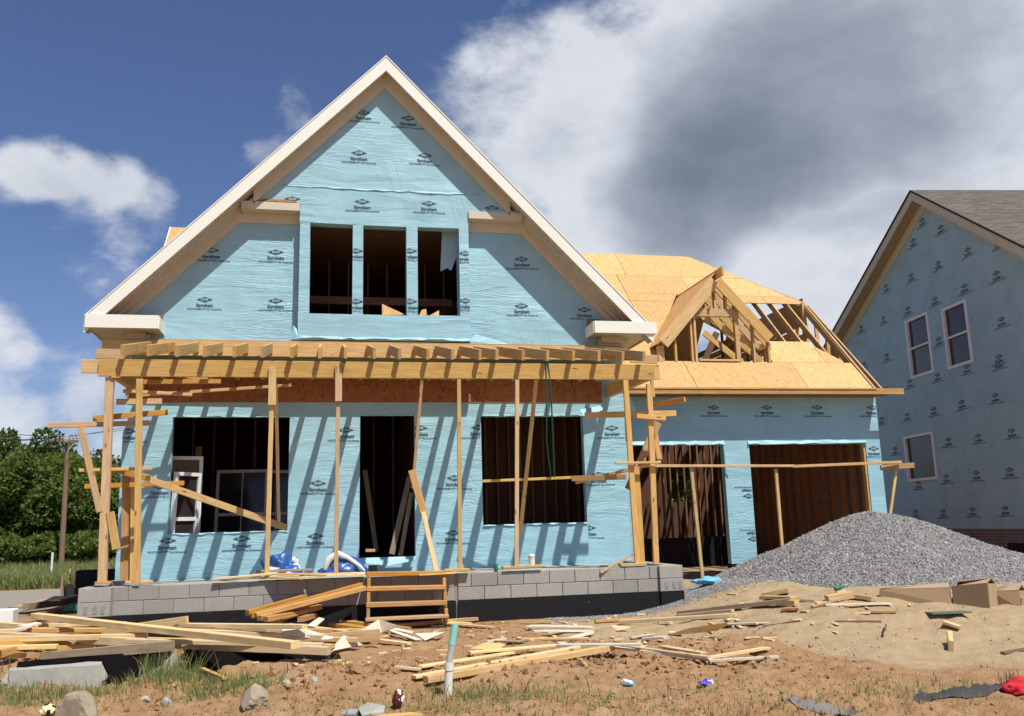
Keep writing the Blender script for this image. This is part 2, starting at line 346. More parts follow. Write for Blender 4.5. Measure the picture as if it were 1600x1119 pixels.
M_GROUND = mat('bare_earth', f_ground, .97, .05)
def f_leaf(c1, c2, tr=.35):
    def f(b, p):
        r = ISL(b); c = b.mix(r, c1, c2); b.put(p.inputs[0], c)
        t = b.n('ShaderNodeBsdfTranslucent'); b.put(t.inputs[0], b.mix(.5, c, (c2[0]*1.6, c2[1]*1.6, c2[2]*.8)))
        mx = b.n('ShaderNodeMixShader'); mx.inputs[0].default_value = tr; b.put(mx.inputs[1], p.outputs[0]); b.put(mx.inputs[2], t.outputs[0]); b.put(b.o.inputs[0], mx.outputs[0])
    return f
M_LEAF = mat('tree_leaves', f_leaf((.042, .072, .018), (.13, .165, .045)),.85, .08)
M_LEAF2 = mat('light_tree_leaves', f_leaf((.06, .105, .022), (.17, .22, .06)),.85, .08)
M_GRASS = mat('grass_blades', f_leaf((.09, .15, .035), (.26, .31, .10), .3), .7)
M_DRY = mat('dry_grass_blades', f_leaf((.22, .19, .09), (.36, .30, .16), .3), .8)
M_BARK = flat('bark', (.14, .10, .07), .9, .3, 9)
M_POLE = flat('weathered_pole', (.22, .14, .085), .9, .2, 6)
M_STEEL = flat('galvanised_metal', (.35, .36, .37), .45, .1)
M_BLACK = flat('black_plastic', (.012, .012, .013), .75, .2)
M_SHADE = flat('trench_shade_black', (.007, .006, .006), 1., .3, 8, .05)  # near-black colour that paints in the trench shade below the heap
M_PVC = flat('white_pipe_plastic', (.72, .70, .62), .4, .05)
M_PVCG = flat('faded_green_pipe_paint', (.20, .50, .42), .5, .18, 5)
M_STONE = flat('rough_stone', (.30, .245, .175), .98, .62, 7)
M_CARD = flat('cardboard', (.40, .285, .165), .9, .12, 6)
M_BLUE = flat('blue_sack_plastic', (.03, .10, .32), .35, .2, 6, .5)
M_WSACK = flat('white_sack_plastic', (.75, .74, .72), .4, .06, 8, .5)
M_RED = flat('red_cloth', (.55, .02, .03), .8, .2, 8)
M_CYAN = flat('blue_wrap_scrap', (.16, .47, .62), .45, .12, 8)
M_CHAR = flat('charcoal_cloth', (.06, .055, .055), .9, .3, 8)
M_GREEN = flat('dark_green_paint', (.02, .16, .10), .5, .1)
M_ROPE = flat('green_strap', (.01, .09, .06), .7, .1)
M_PURP = flat('purple_wrapper', (.10, .06, .45), .4, .2, 30)
# ------------------------------------------------------------------ terrain
def _h(ix, iy, seed):
    n = (ix.astype(np.int64)*374761393 + iy.astype(np.int64)*668265263 + seed*1274126177) & 0xffffffff
    n = ((n ^ (n >> 13))*1274126177) & 0xffffffff
    return ((n ^ (n >> 16)) & 0xffff)/65535.
def vnoise(x, y, s):
    ix = np.floor(x); iy = np.floor(y); fx = x-ix; fy = y-iy; fx = fx*fx*(3-2*fx); fy = fy*fy*(3-2*fy)
    a = _h(ix, iy, s); b = _h(ix+1, iy, s); c = _h(ix, iy+1, s); d = _h(ix+1, iy+1, s)
    return (a*(1-fx)+b*fx)*(1-fy)+(c*(1-fx)+d*fx)*fy - .5
def fbm(x, y, s, o=4):
    t = 0; a = 1.
    for k in range(o): t = t + a*vnoise(x*2**k+k*7.3, y*2**k-k*3.1, s+k); a *= .5
    return t
def sst(x, a, b): t = np.clip((x-a)/(b-a), 0, 1); return t*t*(3-2*t)
def sandmask(x, y):
    edge = 3.7 + 1.0*np.sin(y*.9) + fbm(x*.6, y*.6, 5, 3)*1.2 + np.clip(8.6-y, 0, 3)*1.1
    return sst(x-edge, -.4, 1.1)*sst(y + .05*x, 7.7, 8.9)
def segd(x, y, a, b):
    dx, dy = b[0]-a[0], b[1]-a[1]; t = np.clip(((x-a[0])*dx+(y-a[1])*dy)/(dx*dx+dy*dy), 0, 1); return np.hypot(x-a[0]-t*dx, y-a[1]-t*dy)
def H(x, y):
    x = np.asarray(x, float); y = np.asarray(y, float)
    near = sst(y, 3, 5)*(1-sst(y, 15, 18))*(1-sst(np.abs(x-2), 10, 13))
    z = -.14*(1-sst(y, 6.5, 12)) + .05*sst(y, 12, 13)
    sm = sandmask(x, y); wl = sst(y, 11.6, 12.7)*(1-sst(y, 14.5, 16))*sst(x, -3.5, -2.5)*(1-sst(x, 5.2, 6.2))
    near = near*(1-.85*wl); z = z - .05*wl
    z = z + .34*sst(x, 4.2, 6.6)*sst(y, 8.2, 11.2)*(1-.6*sst(y, 13.5, 16))
    z = z - .26*np.exp(-(segd(x, y, (-4.2, 10.6), (-.6, 9.75))/.36)**2)
    z = z + .10*np.exp(-(segd(x, y, (-3.6, 9.3), (2.4, 9.0))/.45)**2)
    z = z + near*(.10*fbm(x*.55, y*.55, 3, 3) + .07*fbm(x*1.9, y*1.9, 9, 4))
    cl = np.abs(fbm(x*5.5, y*5.5, 21, 4)); dirtm = near*(1-sm)
    z = z + dirtm*(.25+.75*sst(fbm(x*.5+9, y*.5, 33, 2), -.25, .25))*(.13*cl)
    z = z + near*sm*(.085*np.abs(fbm(x*1.6, y*2.0, 41, 3)) - .03 + .02*fbm(x*5, y*6, 43, 2))
    return z
def HH(x, y): return float(H(np.array([x]), np.array([y]))[0])
_ts = np.concatenate([np.linspace(3, 16, 5200), np.linspace(16.01, 90, 3000)])
def onG(px, py, dz=0.):
    d = ray(px, py); d = d/d.y
    X = d.x*_ts; Z = CAM.z + d.z*_ts; g = H(X, _ts) + dz
    i = np.argmax(Z <= g); i = i if Z[i] <= g[i] else len(_ts)-1
    y = float(_ts[i]); return Vector((d.x*y, y, CAM.z+d.z*y))
def axis(lo, hi, step, far, n):
    a = np.arange(lo, hi, step); k = np.geomspace(step*2, far, n)
    return np.concatenate([(lo-k)[::-1], a, hi+k])
gx = axis(-6.5, 11.5, .05, 700, 46); gy = axis(5.2, 14.2, .045, 900, 50)
X, Y = np.meshgrid(gx, gy)
Z = H(X, Y)
# floor of the building sites stays flat; the ground falls away a little behind the lot on the left
nx, ny = len(gx), len(gy)
V = np.stack([X.ravel(), Y.ravel(), Z.ravel()], 1)
i = np.arange(nx*ny).reshape(ny, nx)
Q = np.stack([i[:-1, :-1].ravel(), i[:-1, 1:].ravel(), i[1:, 1:].ravel(), i[1:, :-1].ravel()], 1)
me = bpy.data.meshes.new('ground'); me.from_pydata(V, [], Q.tolist()); me.shade_smooth()
gras = np.zeros_like(X)
gras = np.maximum(gras, .95*sst(Y, 26, 27)*(1-sst(X, -3, 8)*0))
gras = np.maximum(gras, .48*np.exp(-(((X+2.6)/1.2)**2+((Y-8.9)/.5)**2)))
gras = np.maximum(gras, .45*np.exp(-(((X-1.3)/1.2)**2+((Y-7.6)/.5)**2)))
gras = np.maximum(gras, .55*np.exp(-(((X+.6)/.5)**2+((Y-9.)/.4)**2)))
gras = np.maximum(gras, .22*(1-sst(Y, 6.6, 7.6))*(X > -1))
gras = np.maximum(gras, .95*sst(-X, 14, 16)*0)
gravm = np.maximum(.85*np.exp(-(segd(X, Y, (3.6, 13.25), (5.9, 13.2))/.24)**2), .8*np.exp(-(segd(X, Y, (6.0, 13.8), (7.2, 13.4))/.8)**2))
road = sst(Y, 17.5, 18.3)*(1-sst(Y, 25.6, 26.2))*(1-sst(X, -5.5, -4.8))
for nm, a in (('sand', sandmask(X, Y)*(Y < 40)), ('grass', gras), ('gravel', gravm), ('road', road)):
    at_ = me.attributes.new(nm, 'FLOAT', 'POINT'); at_.data.foreach_set('value', a.ravel().astype(np.float32))
tag(link('ground', me, None, None, M_GROUND), 'bare reddish dirt and pale sand of the building lot', None, None, 'structure')
M_ROAD = flat('pale_worn_paving', (.27, .243, .205), .95, .14, 3, .1)
V = []; nR = 30
for i_ in range(nR+1):
    x_ = -90+84.5*i_/nR; V += [(x_, 17.9+.15*math.sin(i_*2.1), .062), (x_, 25.9+.12*math.sin(i_*1.7), .062)]
tag(link('road', mesh('road', V, [(2*i_, 2*i_+2, 2*i_+3, 2*i_+1) for i_ in range(nR)]), None, None, M_ROAD), 'pale grey-brown paved road behind the left side of the lot', None, None, 'structure')
# scattered small solids (uncountable)
def scatter(name, pts, sizes, m_, label, flat_=.7, nrm=None, parent=None):
    base = np.array([(1, 0, 0), (-1, 0, 0), (0, 1, 0), (0, -1, 0), (0, 0, 1), (0, 0, -1)], float)
    tri = [(0, 2, 4), (2, 1, 4), (1, 3, 4), (3, 0, 4), (2, 0, 5), (1, 2, 5), (3, 1, 5), (0, 3, 5)]
    rg = np.random.default_rng(len(pts)); N = len(pts)
    q = rg.normal(size=(N, 4)); q /= np.linalg.norm(q, axis=1)[:, None]; w, x, y, z = q.T
    Rm = np.stack([1-2*(y*y+z*z), 2*(x*y-z*w), 2*(x*z+y*w), 2*(x*y+z*w), 1-2*(x*x+z*z), 2*(y*z-x*w), 2*(x*z-y*w), 2*(y*z+x*w), 1-2*(x*x+y*y)], 1).reshape(N, 3, 3)
    sc = rg.uniform(.55, 1.25, (N, 6, 1))*np.array([1, .8, flat_])*base[None]
    v = np.einsum('nij,nkj->nki', Rm, sc)*np.asarray(sizes)[:, None, None] + np.asarray(pts)[:, None, :]
    f = (np.array(tri)[None]+6*np.arange(N)[:, None, None]).reshape(-1, 3)
    me = bpy.data.meshes.new(name); me.from_pydata(v.reshape(-1, 3), [], f.tolist())
    return tag(link(name, me, None, parent, m_), label, None, None, 'stuff')
# ------------------------------------------------------------------ gravel pile
def pileh(x, y):
    dx = x-9.32; dx = np.where(dx < 0, dx/1.10, dx/1.25); c = lambda r, z0, s, k=.05: z0 - s*np.sqrt(r*r+k) + s*math.sqrt(k)
    a = c(np.hypot(dx, (y-14.2)*1.05), 1.44, .465); a = np.maximum(a, c(np.hypot((x-9.75)/1.2, (y-14.3)*1.05), 1.385, .44)); a = np.maximum(a, c(np.hypot((x-6.7)/1.3, (y-13.8)/1.0), .17, .12, .1))
    a = a + .10*fbm(x*.9, y*.9, 79, 2)*sst(1.3-a, 0, .5)
    return a + .03*fbm(x*1.5, y*1.5, 77, 3) + .035*fbm(x*6, y*6, 78, 3)
px_ = np.arange(4.8, 14.8, .05); py_ = np.arange(10.6, 16.68, .05); X, Y = np.meshgrid(px_, py_); Z = pileh(X, Y); Z = np.maximum(Z, H(X, Y)-.12)
nx, ny = len(px_), len(py_); i = np.arange(nx*ny).reshape(ny, nx)
Q = np.stack([i[:-1, :-1].ravel(), i[:-1, 1:].ravel(), i[1:, 1:].ravel(), i[1:, :-1].ravel()], 1)
me = bpy.data.meshes.new('gravel_pile'); me.from_pydata(np.stack([X.ravel(), Y.ravel(), Z.ravel()], 1), [], Q.tolist()); me.shade_smooth()
pile = tag(link('gravel_pile', me, None, None, M_GRAVB), 'big heap of grey crushed stone in front of the garage openings', 'gravel pile')
rg = np.random.default_rng(3)
x = rg.uniform(4.9, 14.5, 90000); y = rg.uniform(10.8, 15.2, 90000); z = pileh(x, y); k = z > H(x, y)-.01
x, y, z = x[k], y[k], z[k]
scatter('crushed_stone', np.stack([x, y, z], 1), np.clip(rg.gamma(3.5, .0052, len(x)), .008, .036), M_GRAV, 'loose grey crushed stones covering the heap', parent=pile)
x = rg.uniform(3.2, 7.2, 7000); y = 13.2-.10*np.maximum(x-3, 0)*0 + rg.normal(0, .15, 7000); k = (y < 13.36) | (x > 5.5); x, y = x[k], y[k]
scatter('spilled_gravel', np.stack([x, y, H(x, y)+.005], 1), rg.uniform(.006, .018, len(x)), M_GRAV, 'grey gravel spilled along the foot of the block wall')
x = rg.uniform(-5, 9, 26000); y = rg.uniform(5.8, 13.3, 26000); k = rg.uniform(size=26000) < (1-.92*sandmask(x, y))*(.15+.85*sst(fbm(x*.5+9, y*.5, 33, 2), -.2, .2)); x, y = x[k], y[k]
scatter('dirt_clods', np.stack([x, y, H(x, y)+.004], 1), rg.gamma(1.6, .006, len(x)).clip(.003, .04), M_CLOD, 'crumbly clods of reddish dirt over the lot')
x = rg.uniform(-1.5, 4.5, 700); y = 8.9+.35*rg.normal(size=700)+.1*np.sin(x); 
scatter('large_dirt_clods', np.stack([x, y, H(x, y)+.01], 1), rg.gamma(2.2, .014, len(x)).clip(.008, .05), M_CLOD, 'larger lumps of dug earth in the turned strip')

# ================================================================== MAIN HOUSE
Yp, Yw, Yb, Yf, Yg = 13.4, 15.6, 15.38, 15.10, 16.7
XL, XR = -3.29, 5.42; AX, AZ, SL = 1.0, 9.92, 1.03
def L(x): return AZ-SL*abs(x-AX)
house = thing('unfinished_house', (1, Yw, 0), 'two-storey house under construction wrapped in pale blue sheeting with a steep white-edged front gable', 'house')
sl_n = math.hypot(1, SL)
def clipL(d): return [((AX, AZ-d), (-SL/sl_n, 1/sl_n)), ((AX, AZ-d), (SL/sl_n, 1/sl_n))]
Hole = lambda a, b, c, d: (a, b, c, d)
lower_holes = [(-2.52, -.62, 1.40, 3.33), (.57, 1.52, .90, 3.35), (2.71, 4.62, 1.40, 3.33)]
wall_lo = sheet('front_wall', (XL, XR), (.5, 4.3), lower_holes, [], .15, M_WRAP, MY(Yw), house, .008)
wall_up = sheet('gable_wall', (XL, XR), (4.3, 10), [(-.32, 2.34, 5.0, 6.85)], clipL(.35), .15, M_WRAP, MY(Yw), house)
bay = sheet('bay_wall', (-.50, 2.52), (4.64, 7.10), [(-.32, .42, 5.11, 6.765), (.61, 1.385, 5.11, 6.76), (1.58, 2.335, 5.12, 6.765)], [], .215, M_WRAP, MY(Yb), house, .007)
upg = sheet('upper_gable_wall', (XL, XR), (7.104, 10), [], clipL(.34), .215, M_WRAP, MY(Yb), house)
# logo prints -------------------------------------------------------------
def text_mesh(s, size, off=0., sx=1.):
    c = bpy.data.curves.new('t', 'FONT'); c.body = s; c.size = size; c.align_x = 'CENTER'; c.resolution_u = 2; c.offset = off; c.fill_mode = 'FRONT'
    o = bpy.data.objects.new('t', c); COL.objects.link(o); bpy.context.view_layer.update()
    me = bpy.data.meshes.new_from_object(o); bpy.data.objects.remove(o); return me, sx
def make_logo():
    V = []; Fc = []; mi = []
    def add(vs, fs, k):
        n = len(V); V.extend(vs); Fc.extend([tuple(n+i for i in f) for f in fs]); mi.extend([k]*len(fs))
    a, h = .140, .052
    add([(-a, 0, 0), (-.035, 0, -h*.72), (0, 0, -h), (.035, 0, -h*.72), (a, 0, 0), (.035, 0, h*.72), (0, 0, h), (-.035, 0, h*.72)], [(0, 1, 2, 3, 4, 5, 6, 7)], 0)
    def txt(s, size, z, k, y, off=0., sx=1., width=None):
        me, _ = text_mesh(s, size, off); vs = [v.co.copy() for v in me.vertices]
        if width: w = max(v.x for v in vs)-min(v.x for v in vs); sx = width/w
        add([(v.x*sx, y, v.y+z) for v in vs], [tuple(p.vertices) for p in me.polygons], k); bpy.data.meshes.remove(me)
    txt('DOW', .060, -.021, 1, -.0035, .0012, 1, .125)
    txt('Styrofoam', .088, -.138, 0, 0, .0028, 1, .285)
    txt('WEATHERMATE\u2122 Plus Housewrap', .042, -.193, 0, 0, .0010, 1, .60)
    me = bpy.data.meshes.new('wrap_print'); me.from_pydata(V, [], Fc); me.materials.append(M_PRINT); me.materials.append(M_PRINTL)
    me.polygons.foreach_set('material_index', mi); me.update()
    return me
LOGO = make_logo()
def logo(p, parent, M3=None, clips=(), s=1., rot=0.):
    """p on the wall; clips are (axis_dir local x/z, limit) half planes kept: (nx,nz,d): keep nx*x+nz*z<=d in world coordinates of the wall"""
    M = Matrix.Translation(p) @ (M3.to_4x4() if M3 else Matrix.Identity(4)) @ Matrix.Rotation(rot, 4, 'Y') @ Matrix.Scale(s*random.uniform(.95, 1.06), 4)
    me = LOGO
    if clips:
        me = LOGO.copy(); bm = bmesh.new(); bm.from_mesh(me)
        for (n, q) in clips:
            Mi = M.inverted(); bmesh.ops.bisect_plane(bm, geom=bm.verts[:]+bm.edges[:]+bm.faces[:], plane_co=Mi @ Vector(q), plane_no=(Mi.to_3x3() @ Vector(n)).normalized(), clear_outer=True)
        bm.to_mesh(me); bm.free()
    return link('wrap_print', me, M, parent)
def rake_clip(d, Y): return [((-SL, 0, 1), (AX, Y, AZ-d)), ((SL, 0, 1), (AX, Y, AZ-d))]
E3 = .006
for (x, y) in ((561, 239), (664, 243), (568, 176), (566, 315), (670, 318), (457, 311), (769, 325), (638, 185)):
    p = at(x, y, Yb-E3)
    logo(p, upg if p.z > 7.2 else bay, clips=rake_clip(.50, Yb)+([((0, 0, -1), (0, Yb, 7.12))] if x in (457, 769) else []), rot=random.uniform(-.03, .03))
for (x, y) in ((330, 391), (431, 394), (320, 468), (431, 470), (815, 405), (815, 478), (913, 484)):
    cl = rake_clip(.50, Yw)
    if x == 431: cl.append(((1, 0, 0), (-.70+.18, Yw, 0)))
    logo(at(x, y, Yw-E3), wall_up, clips=cl, rot=random.uniform(-.04, .03))
for (x, y) in ((727, 396), (727, 470)): logo(at(x, y, Yb-E3), bay, clips=[((1, 0, 0), (2.515, Yb, 0)), ((-1, 0, 0), (2.345, Yb, 0))])
for (x, y) in ((640, 392), (640, 471), (556, 392), (556, 471)): logo(at(x, y, Yb-E3), bay, clips=[((1, 0, 0), (1.575 if x == 640 else .605, Yb, 0)), ((-1, 0, 0), (1.39 if x == 640 else .425, Yb, 0))])
for (x, y) in ((200, 674), (262, 845), (378, 842), (497, 755), (493, 838), (540, 672), (656, 669), (748, 668), (710, 747), (708, 833), (819, 822), (920, 825), (956, 669), (250, 760), (935, 742)):
    cl = []
    p = at(x, y, Yw-E3)
    for (a, b_, c, d) in lower_holes:
        if c-.1 < p.z < d:
            if p.x < a and p.x+.32 > a: cl.append(((1, 0, 0), (a-.01, Yw, 0)))
            if p.x > b_ and p.x-.32 < b_: cl.append(((-1, 0, 0), (b_+.01, Yw, 0)))
            if a <= p.x <= b_: cl.append(((1, 0, 0), (a-.01, Yw, 0)) if p.x-a < b_-p.x else ((-1, 0, 0), (b_+.01, Yw, 0)))
    cl.append(((-1, 0, 0), (XL+.01, Yw, 0))); cl.append(((1, 0, 0), (XR-.01, Yw, 0)))
    logo(p, wall_lo, clips=cl, rot=random.uniform(-.03, .03))
# little torn flaps and rolled edges of the wrap round the openings
def flap(pts, parent, m_=M_WRAP):
    n = len(pts); c = sum((Vector(p) for p in pts), Vector())/n; V = [Vector(p)-c for p in pts]; V += [v+Vector((0, .004, 0)) for v in V]
    Fc = [tuple(range(n)), tuple(range(2*n-1, n-1, -1))]+[(i, (i+1) % n, n+(i+1) % n, n+i) for i in range(n)]
    return link('loose_wrap_flap', mesh('loose_wrap_flap', V, Fc), Matrix.Translation(c), parent, m_)
def ragged(x0, x1, z, Y, parent, h=.05, out=.05, n=14):
    V = []; Fc = []
    for i in range(n+1):
        x = x0+(x1-x0)*i/n
        V += [(x, Y-.003, z+h*random.uniform(.7, 1.3)), (x, Y-out*random.uniform(.5, 1.1), z+random.uniform(-.01, .02)), (x, Y+.02, z-.008+random.uniform(-.008, .004))]
    for i in range(n):
        for k in (0, 1): a = i*3+k; Fc.append((a, a+3, a+4, a+1))
    return link('rolled_wrap_edge', mesh('rolled_wrap_edge', V, Fc), None, parent, M_WRAP)
for (a, b_, c, d) in lower_holes:
    ragged(a, b_, d, Yw, wall_lo, .02, .012, 18)
ragged(-2.52, -.62, 1.385, Yw, wall_lo, .02, .02, 18); ragged(2.71, 4.62, 1.385, Yw, wall_lo, .02, .03, 18)
ragged(-1.1, 2.75, 7.42, Yb, upg, .03, .02, 26); ragged(-.49, 2.51, 4.66, Yb, bay, .04, .035, 24); ragged(-2.75, -.72, 4.60, Yw, wall_up, .03, .04, 16); ragged(2.55, 4.9, 4.60, Yw, wall_up, .03, .05, 16)
def wf(P): flap([at(x, y, Yd) for x, y, Yd in P], wall_lo)
wf([(563, 872, 15.5), (650, 869, 15.5), (648, 876, 15.42), (606, 884, 15.40), (566, 879, 15.44)])
wf([(455, 530, 15.4), (466, 530, 15.3), (464, 514, 15.42), (458, 508, 15.45)])
wf([(733, 533, 15.30), (800, 542, 15.42), (790, 536, 15.5), (742, 522, 15.36)])
wf([(984, 640, 15.55), (984, 618, 15.5), (994, 640, 15.35), (988, 650, 15.5)])
wf([(912, 650, 15.4), (945, 640, 15.4), (938, 634, 15.5), (906, 640, 15.5)])
# strip of bare red strand board above the porch wall openings
x = XL+.03
while x < 5.0:
    box('strand_board_panel', x, min(x+1.21, 5.0), Yw-.014, Yw-.001, 3.575, 4.28, M_OSBR, wall_lo); x += 1.216
# roof of main block -----------------------------------------------------
def rake(name, xa, xb, da, db, Y0, Y1, m_, parent=house):
    pts = [(xa, L(xa)-da), (xb, L(xb)-da), (xb, L(xb)-db), (xa, L(xa)-db)]
    return prism(name, pts, Matrix.Identity(4), Y0, Y1, m_, parent)
roof = rake('main_roof', -3.86, AX, .02, .10, Yf+.004, 24.3, M_OSB); roof2 = rake('main_roof', AX, 5.90, .02, .10, Yf+.004, 24.3, M_OSB)
for k, (a, b_) in enumerate(((-3.86, AX), (AX, 5.88))):
    f = rake('rake_fascia', a, b_, 0, .285, Yf-.03, Yf, M_WHITE)
    rake('drip_edge', a, b_, -.012, .012, Yf-.042, Yf-.031, M_VINYL, f)
    rake('rake_soffit', a, b_, .225, .24, Yf+.001, Yb, M_VENT)
for s in (-1, 1):
    xe = AX+s*2.30
    rake('upper_frieze_board', *(sorted((AX, xe))), .241, .50, Yb-.045, Yb-.002, M_BEIGE)
    rake('crown_strip', *(sorted((AX, xe))), .241, .33, Yb-.085, Yb-.046, M_BEIGE)
    x0 = AX+s*2.0; x1 = AX+s*4.62
    rake('lower_soffit', *(sorted((x0, x1))), .2405, .262, Yb, Yw, M_BEIGE)
    rake('lower_frieze_board', *(sorted((AX+s*2.52, AX+s*4.55))), .263, .52, Yw-.035, Yw-.002, M_BEIGE)
    rake('lower_crown_strip', *(sorted((AX+s*2.45, AX+s*4.62))), .263, .36, Yw-.10, Yw-.036, M_BEIGE)
# horizontal corbels either side of the bay
for (a, b_, s) in ((-1.50, -.503, -1), (2.523, 3.53, 1)):
    box('corbel_frieze', a, b_, Yb-.045, Yb-.004, 6.96, 7.10, M_BEIGE, house)
    box('corbel_soffit', a, b_, Yb-.003, Yw-.002, 6.96, 7.02, M_BEIGE, house)
    box('corbel_frieze', (a-.12 if s < 0 else a), (b_ if s < 0 else b_+.12), Yw-.04, Yw-.001, 6.78, 6.958, M_BEIGE, house)
    flapx = [(a+.25, Yb-.05, 7.115), (b_-.05, Yb-.05, 7.105), (b_-.1, Yb-.01, 7.15), (a+.45, Yb-.01, 7.17)]
    link('torn_board_edge', mesh('torn_board_edge', flapx+[(x, y+.01, z-.01) for x, y, z in flapx], [(0, 1, 2, 3), (7, 6, 5, 4), (0, 1, 5, 4), (2, 3, 7, 6)]), None, house, M_OSBR if s < 0 else M_WRAP)
# eave returns
for (a, b_, s, zt) in ((-3.84, -2.73, -1, 4.94), (4.75, 5.94, 1, 5.00)):
    zb = zt-.22
    rb = box('eave_return', a, b_, Yf-.06, Yf-.035, zb, zt, M_WHITE, house)
    inner = b_ if s < 0 else a
    box('return_side', min(inner, inner-s*.02), max(inner, inner-s*.02), Yf-.034, Yw-.002, zb, zt-.01, M_WHITE, rb)
    box('return_soffit', a+.03, b_-.03, Yf-.034, Yw-.002, zb+.015, zb+.03, M_BEIGE, rb)
    box('return_moulding', a+.55 if s < 0 else a+.26, b_-.26 if s < 0 else b_-.55, Yw-.16, Yw-.11, zb-.10, zb+.014, M_BEIGE, rb)
    box('return_frieze', a+.50 if s < 0 else a+.22, b_-.20 if s < 0 else b_-.50, Yw-.108, Yw-.003, zb-.28, zb-.002, M_BEIGE, rb)
    prism('return_roof', [(Yf-.03, zt-.012), (Yw-.003, zt-.012), (Yw-.003, zt+.14)], Matrix(((0, 1, 0, 0), (1, 0, 0, 0), (0, 0, 1, 0), (0, 0, 0, 1))), min(a, b_)+.02, max(a, b_)-.02, M_OSBR, rb)
    outer = a if s < 0 else b_
    box('eave_soffit', min(outer, outer-s*.56), max(outer, outer-s*.56), Yw, 24.2, zb+.015, zb+.03, M_BEIGE, house)
    box('eave_fascia', min(outer, outer-s*.025), max(outer, outer-s*.025), Yf-.034, 24.2, zb, zt-.02, M_WHITE, house)
# shell -------------------------------------------------------------------
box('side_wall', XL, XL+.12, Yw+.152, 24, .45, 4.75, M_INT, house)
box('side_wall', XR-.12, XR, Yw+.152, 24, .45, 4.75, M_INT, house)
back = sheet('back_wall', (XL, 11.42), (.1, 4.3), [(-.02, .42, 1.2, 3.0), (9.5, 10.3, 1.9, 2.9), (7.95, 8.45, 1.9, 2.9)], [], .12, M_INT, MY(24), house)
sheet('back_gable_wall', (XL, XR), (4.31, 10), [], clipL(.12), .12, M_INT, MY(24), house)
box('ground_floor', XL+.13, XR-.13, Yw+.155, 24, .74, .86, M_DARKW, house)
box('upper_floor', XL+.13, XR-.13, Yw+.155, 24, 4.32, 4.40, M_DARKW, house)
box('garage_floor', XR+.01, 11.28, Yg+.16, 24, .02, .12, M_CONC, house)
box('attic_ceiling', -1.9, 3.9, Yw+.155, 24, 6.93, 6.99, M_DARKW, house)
# interior studs and joists (seen through the openings)
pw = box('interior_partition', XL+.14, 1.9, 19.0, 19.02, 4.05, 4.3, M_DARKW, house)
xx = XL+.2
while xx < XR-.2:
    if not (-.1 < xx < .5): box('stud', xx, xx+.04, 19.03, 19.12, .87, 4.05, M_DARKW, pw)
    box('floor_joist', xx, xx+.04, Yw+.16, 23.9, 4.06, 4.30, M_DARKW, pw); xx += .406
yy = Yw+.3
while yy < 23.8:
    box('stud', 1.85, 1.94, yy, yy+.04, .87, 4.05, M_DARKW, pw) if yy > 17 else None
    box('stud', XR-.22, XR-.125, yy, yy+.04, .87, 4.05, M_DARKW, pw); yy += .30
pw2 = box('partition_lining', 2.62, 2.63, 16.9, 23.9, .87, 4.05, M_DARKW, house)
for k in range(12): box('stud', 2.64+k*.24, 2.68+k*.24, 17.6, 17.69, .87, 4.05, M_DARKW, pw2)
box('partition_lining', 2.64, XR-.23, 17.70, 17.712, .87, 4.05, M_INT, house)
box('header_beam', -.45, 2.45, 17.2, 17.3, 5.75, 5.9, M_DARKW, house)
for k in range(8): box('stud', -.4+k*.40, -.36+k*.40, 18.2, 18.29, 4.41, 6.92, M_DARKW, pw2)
# bay things seen at the upper windows
flap([at(691, 357, 15.75), at(713, 357, 15.72), at(716, 395, 15.72), at(705, 423, 15.74), at(699, 419, 15.75), at(688, 424, 15.78)], bay, M_WRAPB)
flap([at(597, 492, 15.5), at(597, 475, 15.55), at(634, 492, 15.5)], bay, M_OSB)
flap([at(655, 493, 15.5), at(659, 484, 15.52), at(666, 483, 15.52), at(667, 493, 15.5)], bay, M_OSB)
flap([at(671, 493, 15.5), at(686, 485, 15.52), at(686, 493, 15.5)], bay, M_OSB)
# ------------------------------------------------------------ garage wing
gz0, gz1 = .52, 3.86
gw = sheet('garage_wall', (XR+.002, 11.42), (gz0, gz1), [(5.90, 7.87, .4, 2.875), (8.43, 11.08, .4, 2.875)], [], .15, M_WRAP, MY(Yg), house, .01)
gfd = []
for (a, b_) in ((XR+.002, 5.9), (7.87, 8.43), (11.08, 11.42)): box('garage_foundation', a, b_, Yg+.01, Yg+.19, -.1, gz0-.003, M_TAR, house)
for (a, b_) in ((5.90, 7.87), (8.43, 11.08)):
    ragged(a-.02, b_+.02, 2.875, Yg, gw, .07, .05, 16)
    if a > 8: jb = box('opening_jamb', b_-.04, b_-.002, Yg+.02, Yg+.13, gz0-.3, 2.87, M_LUM, house)
wf([(1131, 700, Yg-.02), (1140, 702, Yg-.02), (1139, 745, Yg-.03), (1134, 740, Yg-.02)])
for (x, y, r) in ((1115, 637, 0), (1198, 637, 0), (1277, 637, 0), (1363, 637, 0), (1365, 701, 0), (1170, 775, math.pi), (1178, 842, math.pi)):
    p = at(x, y, Yg-E3); cl = [((1, 0, 0), (11.41, Yg, 0))]
    if r: cl.append(((1, 0, 0), (8.42, Yg, 0)))
    if x == 1365: cl.append(((-1, 0, 0), (11.09, Yg, 0)))
    logo(p, gw, clips=cl, rot=r)
box('garage_side_wall', 11.30, 11.42, Yg+.155, 24, .1, gz1, M_OSBR, house)
gs = box('side_wall_plate', 11.2, 11.298, Yg+.16, 23.9, 3.70, 3.82, M_DARKW, house)
yy = Yg+.25
while yy < 23.9: box('stud', 11.205, 11.295, yy, yy+.04, .5, 3.69, M_DARKW, gs); yy += .40
box('side_foundation', 11.18, 11.299, Yg+.2, 23.9, .1, .49, M_TAR, house)
